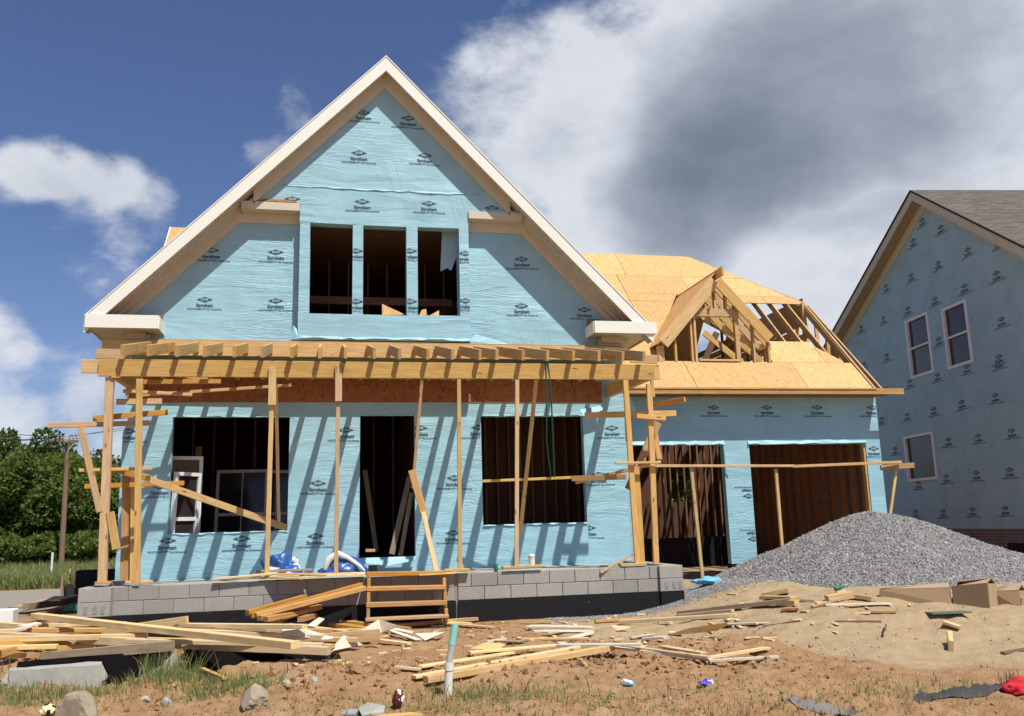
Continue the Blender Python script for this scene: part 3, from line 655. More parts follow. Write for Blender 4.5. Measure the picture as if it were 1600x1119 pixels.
gb = box('garage_back_plate', XR+.05, 11.15, 22.3, 22.4, 3.70, 3.82, M_DARKW, house)
xx = XR+.1
while xx < 11.1:
    if not (7.85 < xx < 8.5): box('stud', xx, xx+.04, 22.3, 22.39, .95, 3.69, M_DARKW, gb)
    xx += .20
box('garage_back_foundation', XR+.05, 11.15, 22.2, 22.42, .12, .94, M_TAR, house)
box('window_sill_board', 7.85, 8.5, 22.28, 22.40, 1.75, 1.85, M_LUM, house)
# roof planes of the cross wing: z = 3.9 + (Y-16.25)
ye, ze, yr = 16.25, 3.92, 20.32
def RP(x, y, o=0.): return Vector((x, y-o*.707, ze+(y-ye)+o*.707))
MR = frame((1, 0, 0), (0, 1, 1), (0, ye, ze))   # local x = world x, local z = up the slope, local y = into the roof? fixed below
if (MR.to_3x3() @ Vector((0, 1, 0))).z > 0:
    MR = MR @ Matrix.Scale(1, 4)
SN = (MR.to_3x3() @ Vector((0, 1, 0)))
thk = .018 if SN.z < 0 else -.018
q2 = math.sqrt(2)
def sv(y): return (y-ye)*q2
# clip against the main gable's roof:  x > AX + (AZ - z)/SL  with z = ze + s/q2
def main_clip(side=1):
    x0 = AX+side*(AZ-ze)/SL; x1 = AX+side*(AZ-ze-4/q2)/SL
    d = Vector((x1-x0, 4)); n = Vector((-d.y, d.x)) if side > 0 else Vector((d.y, -d.x))
    return ((x0, 0), (n.x, n.y))
wing = board('garage_ridge_board', RP(3.2, yr, -.12), RP(8.98, yr, -.12), .22, .04, M_LUM, house)
def panels(x0, x1, y0, y1, clips=(), name='roof_sheathing_panel'):
    s0, s1 = sv(y0), sv(y1); x = x0 - random.uniform(.1, 1.2)
    while x < x1:
        a = max(x, x0)+.005; b_ = min(x+2.44, x1)-.005
        if b_ > a+.02: sheet(name, (a, b_), (s0+.005, s1-.005), [], list(clips), thk, M_OSB, MR, wing, .002)
        x += 2.44
mc = main_clip(1)
panels(5.44, 11.13, ye, 16.97, [((11.16, 0), (1, .06))])
panels(3.5, 6.78, 16.97, 17.84, [mc]); panels(9.27, 10.52, 16.97, 17.55, [((10.52, sv(16.97)), (1, .02))])
panels(10.52, 10.95, 16.97, 17.4, [((10.55, sv(17.4)), (.82, .6))])
panels(3.0, 6.78, 17.84, 18.70, [mc])
vv = ((6.82, sv(17.35)), (1.52, -1.2*q2*1.0))
dv = Vector((8.03-6.80, sv(18.95)-sv(17.35))); nL = (dv.y, -dv.x)
panels(6.78, 8.03, 16.97, 18.70, [((6.80, sv(17.35)), nL)])
panels(6.78, 8.03, 18.70, 18.95, [((6.80, sv(17.35)), nL)])
panels(2.6, 6.78, 18.70, 19.56, [mc]); panels(6.78, 11.2, 18.95, 19.56, [((11.17, 0), (1, 0)), ((8.98, sv(yr)), ((yr-18.80)*q2, 2.17))])
panels(8.03, 11.2, 18.72, 18.95, [((11.17, 0), (1, 0)), ((8.98, sv(yr)), ((yr-18.80)*q2, 2.17))])
panels(2.4, 11.2, 19.56, yr, [mc, ((8.98, sv(yr)), ((yr-18.80)*q2, 2.17))])
# left stub of the same cross roof
ml = main_clip(-1)
def PR(x, y):
    d = ray(x, y); k = (ze-CAM.z-ye)/(d.z-d.y); return CAM+d*k
pl = [PR(268, 355), PR(257, 392)]
sheet('roof_sheathing_panel', (-4.3, -.5), (sv(18.2), sv(pl[0].y)), [], [ml, ((pl[0].x, sv(pl[0].y)), (-(sv(pl[0].y)-sv(pl[1].y)), (pl[0].x-pl[1].x)))], thk, M_OSB, MR, wing)
ln = (pl[0]-pl[1])
board('left_rake_board', pl[1]-ln*.4+Vector((-.02, 0, -.06)), pl[0]+Vector((-.02, 0, -.06)), .14, .025, M_WHITE, wing)
# rafters
for k in range(16):
    X_ = 5.55+k*.40
    if X_ > 11.3: break
    yt = yr if X_ < 8.98 else min(yr, 18.80+(11.15-X_)*(yr-18.8)/2.17)
    y0 = 16.3
    if 6.9 < X_ < 9.2: continue
    board('rafter', RP(X_, y0, -.09), RP(X_, yt, -.09), .14, .04, M_LUM, wing, up=(0, -1, 1))
board('rafter', RP(11.17, 16.3, -.055), RP(11.17, 18.72, -.055), .14, .045, M_LUM, wing, up=(0, -1, 1))
board('rafter', RP(11.32, 16.3, -.055), RP(11.24, 18.68, -.055), .14, .04, M_LUM, wing, up=(0, -1, 1))
board('rake_post', RP(11.13, 18.74, .02), RP(11.13, 18.74, .02)-Vector((0, 0, .55)), .09, .09, M_LUM, wing, up=(0, 1, 0))
board('hip_rafter', RP(11.2, 18.80, -.08), RP(8.98, yr, -.08), .14, .04, M_LUM, wing)
for k in range(9):
    X_ = 5.55+k*.40
    board('back_rafter', (X_, yr+.05, ze+yr-ye-.12), (X_, yr+3.9, ze+.1), .14, .04, M_LUM, wing, up=(0, 1, 1))
for k in range(6):
    X_ = 9.6+k*.33; board('attic_stud', (X_, 20.0, 3.9), (X_, 20.0, ze+yr-ye-1.0-(X_-9)*.5), .09, .04, M_DARKW, wing, up=(0, 1, 0))
for k in range(12): board('ceiling_joist', (5.6+k*.5, Yg+.1, 3.93), (5.6+k*.5, 23.9, 3.93), .14, .04, M_DARKW, wing)
for (xa, xb) in ((2.6, 5.0), (5.005, 7.4), (7.405, 8.9), (8.905, 9.9), (10.7, 11.1)):
    q_ = .03 if xa < 8.9 else (xb-8.98)*.75+.1
    slab_pts = [(xa, yr+q_, ze+yr-ye+.02-q_), (xb, yr+q_, ze+yr-ye+.02-q_), (xb, 23.9, ze+.32), (xa, 23.9, ze+.32)]
    me = mesh('back_sheathing_panel', slab_pts+[(x, y, z-.018) for x, y, z in slab_pts], [(0, 1, 2, 3), (7, 6, 5, 4), (0, 4, 5, 1), (1, 5, 6, 2), (2, 6, 7, 3), (3, 7, 4, 0)]); link('back_sheathing_panel', me, None, wing, M_OSB)
box('eave_soffit', 5.45, 11.40, 16.255, Yg-.003, 3.845, 3.857, M_OSBR, house)
fb = board('eave_board', (5.3, 16.235, 3.90), (11.78, 16.235, 3.905), .125, .035, M_LUMO, house)
board('eave_strip', (5.3, 16.21, 3.955), (11.15, 16.21, 3.958), .03, .02, M_LUM, fb)
link('end_sheathing', mesh('end_sheathing', boxv(11.30, 11.318, 19.0, 21.9, 5.95, 6.62), BOXF), None, wing, M_OSB)
for k in range(9):
    y = 17.2+k*.42; w_ = (.05, .16, .05)[k % 3]; box('end_stud', 11.24, 11.32, y, y+w_, 3.9, min(5.945, ze+(y-ye)-.15), M_LUM, wing)
for k in range(5): board('collar_tie', (9.5+k*.4, 18.5, 5.6), (9.5+k*.4, 21.9, 5.6), .14, .04, M_LUM, wing)
# dormer ------------------------------------------------------------------
Yd = 16.93; DX, DZ = 8.03, 6.46; dl, dr = 6.78, 9.28; dz0, dz1 = 4.63, 5.07
dorm = board('dormer_ridge', (DX+.02, Yd-.42, DZ+.02), (DX+.02, 19.1, DZ+.02), .19, .045, M_LUMO, house)
WM['dormer'] = WM[dorm.name]; dorm.name = 'dormer'
def dz(x): return DZ-(DZ-dz1)*abs(x-DX)/1.25
def st(x, z0, z1, w=.042): box('stud', x-w/2, x+w/2, Yd, Yd+.09, z0, z1, M_LUM, dorm)
for (px, w) in ((1034, .13), (1057, .045), (1083, .045), (1089, .045), (1155, .09), (1180, .045), (1203, .05)):
    X_ = at(px, 560, Yd).x; st(X_, dz0-.1, dz(X_)-.1, w)
hd = [at(1086, 483, Yd).x, at(1153, 483, Yd).x]
box('header', hd[0], hd[1], Yd-.01, Yd+.08, 5.60, 5.77, M_LUM, dorm)
for px in (1100, 1117, 1134): X_ = at(px, 470, Yd).x; st(X_, 5.771, dz(X_)-.1, .04)
box('sill', hd[0]+.03, hd[1]-.04, Yd-.01, Yd+.085, 4.64, 4.68, M_LUM, dorm)
for s in (-1, 1):
    q_ = 1.26 if s < 0 else 1.14; xe = DX+s*q_; ze_ = DZ-(DZ-dz1)*q_/1.25
    board('barge_rafter', (xe, Yd-.10, ze_-.08), (DX+s*.03, Yd-.10, DZ-.11), .25 if s < 0 else .22, .04, M_LUM, dorm, up=(-s, 0, 1))
    y = Yd+.16
    k = 0
    while y < 18.85:
        # common dormer rafters die into the valley
        f = min(1., max(.2, (18.95-y)/(18.95-17.35)))
        xx = DX+s*1.25*f; board('rafter', (xx, y, DZ-(DZ-dz1)*f-.09), (DX+s*.025, y, DZ-.09), .15, .04, M_LUM, dorm, up=(-s, 0, 1)); y += .33; k += 1
    a = Vector((DX+s*1.25, 17.35, dz1-.08)); b_ = Vector((DX, 18.95, DZ-.1)); board('valley_rafter', a, b_, .16, .04, M_LUM, dorm)
    board('top_plate', (DX+s*1.22, Yd+.1, dz1-.12), (DX+s*1.22, 17.45, dz1-.12), .05, .09, M_LUM, dorm)
    board('side_stud', (DX+s*1.22, Yd+.3, dz0-.05), (DX+s*1.22, Yd+.3, dz1-.15), .05, .09, M_LUM, dorm, up=(0, 1, 0))
# sheathing on the dormer's left slope
pts = [Vector((DX-1.38, Yd-.12, dz(DX-1.38)+.06)), Vector((DX-.02, Yd-.12, DZ+.06)), Vector((DX-.02, 18.9, DZ+.06)), Vector((DX-1.38, 17.30, dz(DX-1.38)+.06))]
me = mesh('dormer_sheathing', pts+[p-Vector((0, 0, .02)) for p in pts], [(0, 1, 2, 3), (7, 6, 5, 4), (0, 4, 5, 1), (1, 5, 6, 2), (2, 6, 7, 3), (3, 7, 4, 0)]); link('dormer_sheathing', me, None, dorm, M_OSB)
for k in range(4): board('dormer_joist', (7.15+k*.5, Yd+.2, 4.55), (7.15+k*.5, 20.1, 4.55+(k % 2)*.2), .18, .04, M_LUM, dorm)
for (a, b_) in (((1112, 500), (1190, 565)), ((1100, 520), (1160, 568)), ((1140, 505), (1188, 545))):
    board('inner_rafter', at(*a, 18.2), at(*b_, 18.2), .14, .04, M_LUM, dorm)
board('inner_prop', at(1100, 566, 19.0), at(1120, 520, 19.0), .14, .06, M_DARKW, dorm, up=(1, 0, 0))
# ================================================================== PORCH
found = thing('porch_foundation', (1.1, Yp+.1, 0), 'grey concrete block porch wall with a black tarred base', 'block wall')
bk = box('wall_core', -3.26, 5.44, Yp+.012, Yp+.19, -.3, .700, M_MORT, found)
def courses(x0, x1, Y, off):
    for c in range(2):
        z0 = .317+c*.196; x = x0 - (off if c else 0)*.2
        while x < x1-.02:
            a = max(x, x0)+.004; b_ = min(x+.4, x1)-.004
            if b_-a > .03:
                dy = random.uniform(-.003, .003)
                box('concrete_block', a, b_, Y+dy, Y+.196, z0+.004, z0+.192, M_CMU, bk, .005)
            x += .4
courses(-3.27+.42, 1.88, Yp, 1); courses(1.93, 5.06, Yp-.012, 1)
for (a, b_) in ((-3.275, -2.86), (5.08, 5.46)):
    for c in range(2): box('concrete_block', a, b_, Yp-.06, Yp+.19, .317+c*.196+.003, .317+c*.196+.193, M_CMU, bk, .006)
    for q in (.08, .20, .30):
        box('block_cell', a+q, a+q+.05, Yp-.066, Yp-.0605, .36, .46, M_MORT, bk)
box('tarred_base', -3.27, 1.90, Yp-.014, Yp+.011, -.35, .316, M_TAR, found); box('tarred_base', 1.93, 5.06, Yp-.028, Yp+.011, -.35, .316, M_TAR, found)
box('tarred_base', -3.28, -2.86, Yp-.066, Yp+.0105, -.35, .3165, M_TAR, found); box('tarred_base', 5.08, 5.462, Yp-.066, Yp+.0105, -.35, .3165, M_TAR, found)
for (a, b_) in ((-3.27, -3.07), (5.26, 5.46)): box('end_wall', a, b_, Yp+.192, Yw-.002, -.3, .706, M_CMU, found)
box('porch_floor', -3.06, 5.25, Yp+.192, Yw-.003, .30, .665, M_CONC, found)
porch = thing('porch_roof_frame', (1, Yp, 3.6), 'open timber porch roof frame of beams and short rafters across the front', 'porch frame')
bz = 3.765
beam = board('front_beam', (-3.20, Yp, bz), (5.20, Yp, bz), .25, .04, M_LUM, porch, segs=8)
board('front_beam', (-3.44, Yp+.045, bz+.03), (1.2, Yp+.045, bz+.01), .20, .038, M_LUM, porch, segs=4); board('front_beam', (1.21, Yp+.045, bz), (5.31, Yp+.045, bz+.01), .24, .038, M_LUM, porch)
board('front_beam', (-3.02, Yp-.003, 3.64), (-2.9, Yp-.003, 3.64), .03, .03, M_LUM, beam)
for X_ in (-3.02, 5.12): board('side_beam', (X_, Yp+.07, bz), (X_, Yw-.02, bz+.02), .24, .09, M_LUM, porch)
led = board('ledger_beam', (-3.62, Yw-.31, 4.44), (5.35, Yw-.31, 4.44), .25, .045, M_LUM, porch, segs=5)
board('ledger_beam', (-3.2, Yw-.16, 4.50), (5.35, Yw-.16, 4.50), .20, .26, M_LUMO, porch)
board('ledger_beam', (-1.05, Yw-.30, 4.07), (2.62, Yw-.30, 4.07), .24, .09, M_LUM, porch); board('ledger_beam', (2.65, Yw-.20, 4.12), (5.2, Yw-.20, 4.10), .20, .10, M_LUMO, porch); board('ledger_beam', (-3.1, Yw-.22, 4.12), (-1.08, Yw-.22, 4.08), .16, .12, M_LUMO, porch)
for px in (191, 232, 276, 320, 366, 409, 455, 499, 540, 584, 625, 668, 707, 750, 776, 817, 856, 896, 935, 974, 1006):
    X_ = at(px, 560, Yp-.18).x+random.uniform(-.01, .01)
    a = Vector((X_, Yp-.20+random.uniform(-.02, .02), 3.985)); b_ = Vector((X_, Yw-.34, 4.46))
    board('rafter', a, b_, .165, .045, M_LUM, porch, up=(0, 0, 1), segs=2)
    a = Vector((X_-.13, Yp+.45, 3.91)); b_ = Vector((X_-.13, Yw-.28, 3.99)); board('ceiling_joist', a, b_, .13, .045, M_LUM, porch, up=(0, 0, 1))  # extra joists added out of sight to double the shadow stripes on the wall
for (pa, pb) in (((150, 553), (205, 554)),): board('end_board', at(*pa, 13.75), at(*pb, 13.75), .15, .04, M_LUM, porch)
board('end_board', at(985, 560, 13.9), at(1027, 562, 13.9), .15, .04, M_LUM, porch)
board('curved_offcut', at(222, 597, 14.4), at(345, 596, 14.4), .07, .04, M_LUMO, porch)
board('cross_tie', at(192, 611, 14.6), at(300, 617, 14.9), .05, .06, M_LUM, porch); board('cross_tie', at(215, 618, 14.9), at(455, 602, 15.1), .05, .05, M_LUMO, porch)
board('corner_tie', (-3.0, 13.6, 3.85), (-1.9, 15.2, 3.9), .09, .04, M_LUM, porch)
# --------------------------------------------------------------- temporary posts and braces
def TB(name, a, b_, w, t, m_, label, cat, up=(1, 0, 0), group=None, **k):
    """a,b: (px,py,Y)"""
    o = board(name, at(*a), at(*b_), w, t, m_, None, up, **k); return tag(o, label, cat, group)
pf = .71
def P2(name, px, pyt, pyb_px, Yt, Ybm, w, t, label, m_=None, zb=.745):
    a = at(px, pyt, Yt); b_ = at(*pyb_px, Ybm); b_.z = zb; o = board(name, a, b_, w, t, m_ or M_LUM, None, (1, 0, 0), segs=3); return tag(o, label, 'post', 'temporary porch posts')
G2 = 'temporary porch posts'
def cleat(post, a, b_, w, t): return board('cleat', at(*a), at(*b_), w, t, M_LUM, post, (1, 0, 0))
P2('porch_post', 172, 590, (160, 908), Yp+.06, Yp+.10, .112, .09, 'thick outermost post at the left end of the porch, browner at the top')
P2('porch_post', 218, 592, (214, 908), Yp-.045, Yp-.02, .088, .04, 'pale narrow post standing just right of the brown corner post at the left end')
P2('porch_post', 200, 738, (196, 907), Yp+.95, Yp+.95, .135, .12, 'short brown corner post behind the pale left-hand post', M_LUMO)
P2('porch_post', 209, 745, (207, 906), Yp+.85, Yp+.85, .075, .04, 'pale plank fixed to the right side of the short brown corner post')
o = P2('porch_post', 426, 575, (417, 892), Yp-.065, Yp-.02, .066, .04, 'slim post with a doubled top in front of the right edge of the left window'); cleat(o, (426, 574, Yp-.045), (425, 633, Yp-.10), .11, .04)
P2('porch_post', 431, 600, (436, 815), Yp+.10, Yw-.05, .05, .035, 'thin leaning stick behind the slim post at the left window', zb=1.5)
o = P2('porch_post', 529, 572, (525, 893), Yp-.065, Yp-.02, .06, .04, 'slim post with a doubled top between the left window and the doorway'); cleat(o, (529, 571, Yp-.045), (529, 627, Yp-.10), .10, .04)
P2('porch_post', 659, 594, (645, 760), Yp+.02, Yp+.5, .045, .035, 'thin leaning stick at the right side of the doorway', zb=2.0)
P2('porch_post', 717, 593, (719, 888), Yp, Yp+.02, .06, .04, 'straight slim post midway between the doorway and the right window')
P2('porch_post', 808, 593, (807, 884), Yp-.02, Yp, .062, .04, 'straight slim post in front of the left half of the right window')
P2('porch_post', 838, 593, (813, 845), Yp+.03, Yp+1.2, .06, .04, 'brown stick leaning down left across the right window', zb=1.25)
P2('porch_post', 977, 594, (996, 880), Yp, Yp+.05, .085, .05, 'left one of the three tall posts at the right end of the porch')
P2('porch_post', 991, 730, (1000, 880), Yp+.12, Yp+.12, .14, .09, 'wide middle post of the three at the right end of the porch')
o = P2('porch_post', 1014, 600, (1025, 878), Yp+.02, Yp+.05, .088, .06, 'right one of the three tall posts at the right end of the porch'); cleat(o, (1018, 590, Yp+.0), (1021, 620, Yp+.01), .05, .04)
for i_, (px, py, l) in enumerate(((215, 910, 'pale board under the feet of the posts at the left end'), (160, 911, 'short block under the outermost left post'))): TB('foot_board', (px-18+i_*8, py, Yp+.06), (px+24-i_*10, py-1, Yp+.06), .035, .14, M_LUM, l, 'board', up=(0, 0, 1))
TB('foot_board', (694, 891, Yp-.03), (733, 890, Yp-.03), .035, .16, M_LUM, 'short board under the foot of the post midway between doorway and right window', 'board', up=(0, 0, 1))
TB('foot_board', (785, 887, Yp+.02), (846, 884, Yp+.02), .035, .16, M_LUM, 'board under the post and white cup below the right window', 'board', up=(0, 0, 1))
TB('foot_board', (968, 883, Yp+.05), (1008, 881, Yp+.05), .035, .16, M_LUM, 'board under the three posts at the right end', 'board', up=(0, 0, 1))
Z = (0, 0, 1)
TB('brace_board', (75, 665, Yp+.2), (235, 661, Yp+.5), .075, .04, M_LUM, 'long horizontal board sticking out into the sky at the far left of the porch', 'brace', Z)
TB('brace_board', (145, 654, Yp+.9), (262, 644, Yp+1.2), .085, .04, M_LUMO, 'brown horizontal board just above the long one at the left posts', 'brace', Z)
TB('brace_board', (182, 628, Yp+.7), (253, 627, Yp+.7), .085, .04, M_LUM, 'short square-ended board, topmost of the braces at the left posts', 'brace', Z)
TB('brace_board', (126, 668, Yp+.05), (156, 800, Yp+.05), .085, .04, M_LUM, 'slanting brace running from the far left board down to the outer post', 'brace')
TB('brace_board', (124, 735, Yp+.12), (238, 732, Yp+.25), .045, .09, M_LUM, 'thin level board crossing the left posts at mid height', 'brace', Z)
TB('brace_board', (132, 760, Yp+.35), (288, 755, Yp+.55), .07, .04, M_LUMO, 'brown level board below the thin one at the left posts', 'brace', Z)
TB('brace_board', (166, 730, Yp+.85), (235, 748, Yp+.6), .09, .12, M_LUMO, 'thick brown plank on top of the short corner post', 'brace', Z)
TB('brace_board', (228, 748, Yp+.3), (448, 825, Yp+1.3), .10, .04, M_LUM, 'long board sloping down across the left window', 'brace', Z)
TB('brace_board', (172, 800, Yp+.04), (182, 858, Yp+.04), .11, .03, M_LUM, 'broken splinter board on the outermost left post', 'brace')
TB('brace_board', (643, 735, Yp+.3), (663, 805, Yp+.2), .11, .05, M_LUMO, 'thick upper piece of the slanting prop beside the doorway', 'brace')
TB('brace_board', (661, 800, Yp+.17), (682, 893, Yp+.05), .07, .045, M_PALE, 'pale lower piece of the slanting prop beside the doorway', 'brace')
TB('brace_board', (754, 752, Yp+1.5), (900, 746, Yp+1.2), .045, .04, M_LUM, 'thin level stick across the middle of the right window', 'brace', Z)
TB('brace_board', (894, 748, Yp+.8), (978, 745, Yp+.3), .085, .04, M_LUMO, 'level board from the right window to the right-hand posts', 'brace', Z)
TB('brace_board', (900, 754, Yp+.85), (1032, 722, Yp+.1), .05, .09, M_LUM, 'board rising from the right window towards the rightmost post', 'brace', Z)
TB('brace_board', (962, 724, Yp-.04), (1032, 722, Yp-.06), .035, .05, M_LUM, 'short thin crosspiece nailed over the two outer right-hand posts', 'brace', Z)
TB('brace_board', (914, 649, Yp+.35), (1056, 646, Yp+.35), .095, .04, M_LUM, 'wide level board crossing high behind the right-hand posts', 'brace', Z)
TB('brace_board', (995, 650, Yp-.03), (1040, 654, Yp-.05), .075, .035, M_LUM, 'short level offcut nailed in front of the rightmost post', 'brace', Z)
TB('brace_board', (1020, 634, Yp+.25), (1070, 624, Yp-.35), .075, .04, M_LUMO, 'brown board sticking out to the right under the porch beam end', 'brace', Z)
TB('brace_board', (1028, 660, Yp+.3), (982, 765, Yp+.25), .13, .04, M_LUMO, 'broad brown diagonal between the right-hand posts', 'brace')
TB('brace_board', (1022, 668, Yp+1.8), (1030, 718, Yp+1.6), .10, .04, M_LUMO, 'short brown board behind the rightmost post', 'brace')
TB('brace_board', (938, 895, Yp-.03), (987, 867, Yp+.1), .03, .05, M_LUM, 'thin stick lying slanted at the foot of the right-hand posts', 'brace', Z)
# rail in front of the garage
TB('batter_rail', (1008, 728, 14.6), (1240, 728, 14.65), .045, .05, M_LUM, 'left length of the thin level rail in front of the garage', 'rail', Z)
TB('batter_rail', (1238, 729, 14.68), (1408, 722, 14.7), .05, .045, M_LUM, 'right length of the thin level rail in front of the garage', 'rail', Z)
TB('batter_rail', (1376, 731, 14.8), (1428, 727, 14.75), .095, .04, M_LUMO, 'short brown board at the right end of the thin level rail', 'rail', Z)
for (a, b_, l) in (((1080, 731, 14.66), (1098, 906, 14.66), 'leaning stake holding the rail in front of the left garage opening'), ((1212, 733, 14.70), (1226, 905, 14.70), 'leaning stake holding the rail in front of the right garage opening'), ((1400, 735, 14.85), (1384, 850, 14.85), 'leaning stake rising behind the gravel heap at the right end of the rail')):
    TB('rail_stake', a, b_, .055, .045, M_LUM, l, 'stake')
# straps hanging from the beam
def tube(name, pts, r, m_, parent=None, seg=6):
    V = []; Fc = []
    for i_, p in enumerate(pts):
        d = (pts[min(i_+1, len(pts)-1)]-pts[max(i_-1, 0)]).normalized(); a = d.cross(Vector((0, 1, .3))).normalized(); b_ = d.cross(a)
        rr = r[i_] if isinstance(r, (list, tuple)) else r
        for k in range(seg): t = 2*math.pi*k/seg; V.append(p+a*rr*math.cos(t)+b_*rr*math.sin(t))
    for i_ in range(len(pts)-1):
        for k in range(seg): Fc.append((i_*seg+k, i_*seg+(k+1) % seg, (i_+1)*seg+(k+1) % seg, (i_+1)*seg+k))
    n0 = len(V); V += V[:seg]; V += V[(len(pts)-1)*seg:len(pts)*seg]; Fc.append(tuple(n0+k for k in range(seg))[::-1]); Fc.append(tuple(n0+seg+k for k in range(seg)))
    c = pts[0].copy(); return link(name, mesh(name, [v-c for v in V], Fc, True), Matrix.Translation(c), parent, m_)
tag(tube('strap', [at(853, 567, Yp-.03), at(854, 640, Yp+.0), at(854, 690, Yp+.1), at(861, 746, Yp+.5)], .011, M_ROPE), 'left one of the two dark green straps hanging over the right window', 'strap')
tag(tube('strap', [at(856, 567, Yp-.03), at(861, 610, Yp), at(864, 690, Yp+.2), at(866, 746, Yp+.5)], .012, M_ROPE), 'right one of the two dark green straps hanging over the right window', 'strap')
# steps
steps = thing('wooden_steps', (.85, 13.0, .05), 'rough wooden steps with open treads leading up to the porch', 'steps')
for k, (y0, y1) in enumerate(((897, 895), (920, 917), (945, 941))):
    board('tread', at(573-k*.5, y0, 13.25-.12*k), at(694+k*1.5, y1, 13.25-.12*k), .055, .24, M_LUMO, steps, (0, 0, 1))
for px, pxb in ((576, 575), (693, 696)):
    for k in range(3):
        a = at(px+(pxb-px)*k/2, (899, 922, 947)[k]+3, 13.22-.12*k); b_ = a.copy(); b_.z = max(a.z-.20, .0); board('upright', a, b_, .045, .20, M_LUMO, steps, (1, 0, 0))
board('tread', at(571, 968, 12.9), at(700, 962, 12.9), .04, .2, M_LUM, steps, (0, 0, 1))
# plywood sheets and planks lying over the porch edge
def slab(name, P, th, m_, label, cat, parent=None):
    c = sum((Vector(p) for p in P), Vector())/len(P); n = len(P)
    nn = (Vector(P[1])-Vector(P[0])).cross(Vector(P[2])-Vector(P[0])).normalized()
    if nn.z < 0: nn = -nn
    V = [Vector(p)-c for p in P]; V = [v+nn*th for v in V]+V
    Fc = [tuple(range(n)), tuple(range(2*n-1, n-1, -1))]+[(i_, (i_+1) % n, n+(i_+1) % n, n+i_) for i_ in range(n)]
    me = mesh(name, V, Fc); bm = bmesh.new(); bm.from_mesh(me); bmesh.ops.recalc_face_normals(bm, faces=bm.faces); bm.to_mesh(me); bm.free()
    o = link(name, me, Matrix.Translation(c), parent, m_)
    return tag(o, label, cat) if label else o
slab('plywood_sheet', [(-.88, Yp-.01, .735), (-.36, 13.06, .735), (-.02, 13.08, .74), (-.34, Yp-.01, .74), (-.4, 13.9, .74), (-1.1, 13.9, .74)], .018, M_PALE, 'plywood sheet jutting over the porch edge below the left slim post', 'plywood sheet')
slab('plywood_sheet', [(-.30, Yp-.01, .762), (.02, 13.05, .762), (.56, 13.16, .745), (.60, 13.8, .745), (-.25, 13.8, .755)], .018, M_PALE, 'plywood piece jutting over the porch edge left of the steps', 'plywood sheet')
slab('plywood_sheet', [(1.33, 13.08, .715), (1.86, 13.14, .72), (1.86, 13.7, .725), (1.36, 13.7, .72)], .018, M_PALE, 'small plywood piece jutting over the porch edge right of the steps', 'plywood sheet')
TB('plank', (334, 905, Yp-.04), (432, 896, Yp-.03), .03, .09, M_PALE, 'thin plank lying on the block wall below the left window', 'plank', Z)
TB('plank', (425, 897, Yp-.06), (560, 897, Yp-.04), .025, .12, M_LUM, 'thin plank lying on the porch edge in front of the blue sacks', 'plank', Z)
TB('plank', (400, 893, Yp+.3), (488, 890, Yp+.3), .03, .09, M_GREYW, 'brownish plank lying on the porch under the crumpled sack', 'plank', Z)
# leaned stack of lumber
ST = [((386, 958), (475, 933), .00), ((392, 962), (565, 914), .03), ((400, 962), (570, 919), .10), ((405, 966), (480, 946), .16), ((415, 968), (485, 953), .22), ((425, 970), (500, 948), .05), ((470, 968), (490, 962), .2)]
SLB = ['topmost short 2x4 of the leaned lumber stack left of the steps', 'long front 2x4 of the leaned lumber stack reaching up the block wall', 'long second 2x4 of the leaned lumber stack, just under the front one', 'short 2x4 in the middle of the leaned lumber stack', 'short low 2x4 of the leaned lumber stack', 'lowest 2x4 of the leaned lumber stack', 'stubby end of wood at the right foot of the leaned lumber stack']
for (a, b_, dy), l in zip(ST, SLB):
    TB('lumber', (*a, 12.55-dy), (*b_, 13.15-dy), .065, .09, M_LUMO, l, 'lumber', Z)
# ------------------------------------------------- sacks, cup, can on the porch
def sack(name, loc, sx, sy, sz, seed, mats, label, amp=.30, cut=.3, cat='sack', boxy=0., crease=.22, facets=0):
    bm = bmesh.new(); bmesh.ops.create_icosphere(bm, subdivisions=4, radius=1)
    from mathutils import noise as mn
    for v in bm.verts:
        p = v.co.copy(); n = mn.fractal(p*1.3+Vector((seed, 0, 0)), .6, 2.1, 4); r = mn.ridged_multi_fractal(p*2.1+Vector((0, seed, 0)), .7, 2, 3, 1, 2)
        q_ = p/max(abs(p.x), abs(p.y), abs(p.z)); v.co = (p*(1-boxy)+q_*boxy*.85)*(1+amp*n+amp*crease*(r-1)); v.co.x *= sx; v.co.y *= sy; v.co.z *= sz
        if v.co.z < -sz*cut: v.co.z = -sz*cut
    if facets:
        rr = random.Random(seed)
        for _ in range(facets):
            n_ = Vector((rr.uniform(-1, 1), rr.uniform(-1, 1), rr.uniform(-.4, 1))).normalized(); d_ = rr.uniform(.62, .85)
            for v in bm.verts:
                q = Vector((v.co.x/sx, v.co.y/sy, v.co.z/sz)); e_ = q.dot(n_)-d_
                if e_ > 0: q -= n_*e_*.93; v.co = Vector((q.x*sx, q.y*sy, q.z*sz))
    me = bpy.data.meshes.new(name); bm.to_mesh(me); bm.free()
    for q in mats: me.materials.append(q)
    if len(mats) > 1:
        for f in me.polygons:
            c = f.center; f.material_index = 1 if mn.noise(Vector((c.x/sx*1.6+seed*3, c.z/sz*1.2, c.y)))+.25*(c.x/sx) > .16 else 0
    if not facets: me.shade_smooth()
    o = link(name, me, Matrix.Translation(loc)); return tag(o, label, cat)
p = at(440, 880, 14.1); p.z = .80; o = sack('crumpled_sack', p, .25, .20, .24, 3, [M_BLUE, M_WSACK], 'crumpled blue and white plastic sack on the porch below the left window', .50, crease=.55)
flap([p+Vector((-.19, -.19, .0)), p+Vector((-.02, -.21, .0)), p+Vector((.0, -.20, .06)), p+Vector((-.18, -.18, .09))], o, M_WSACK)
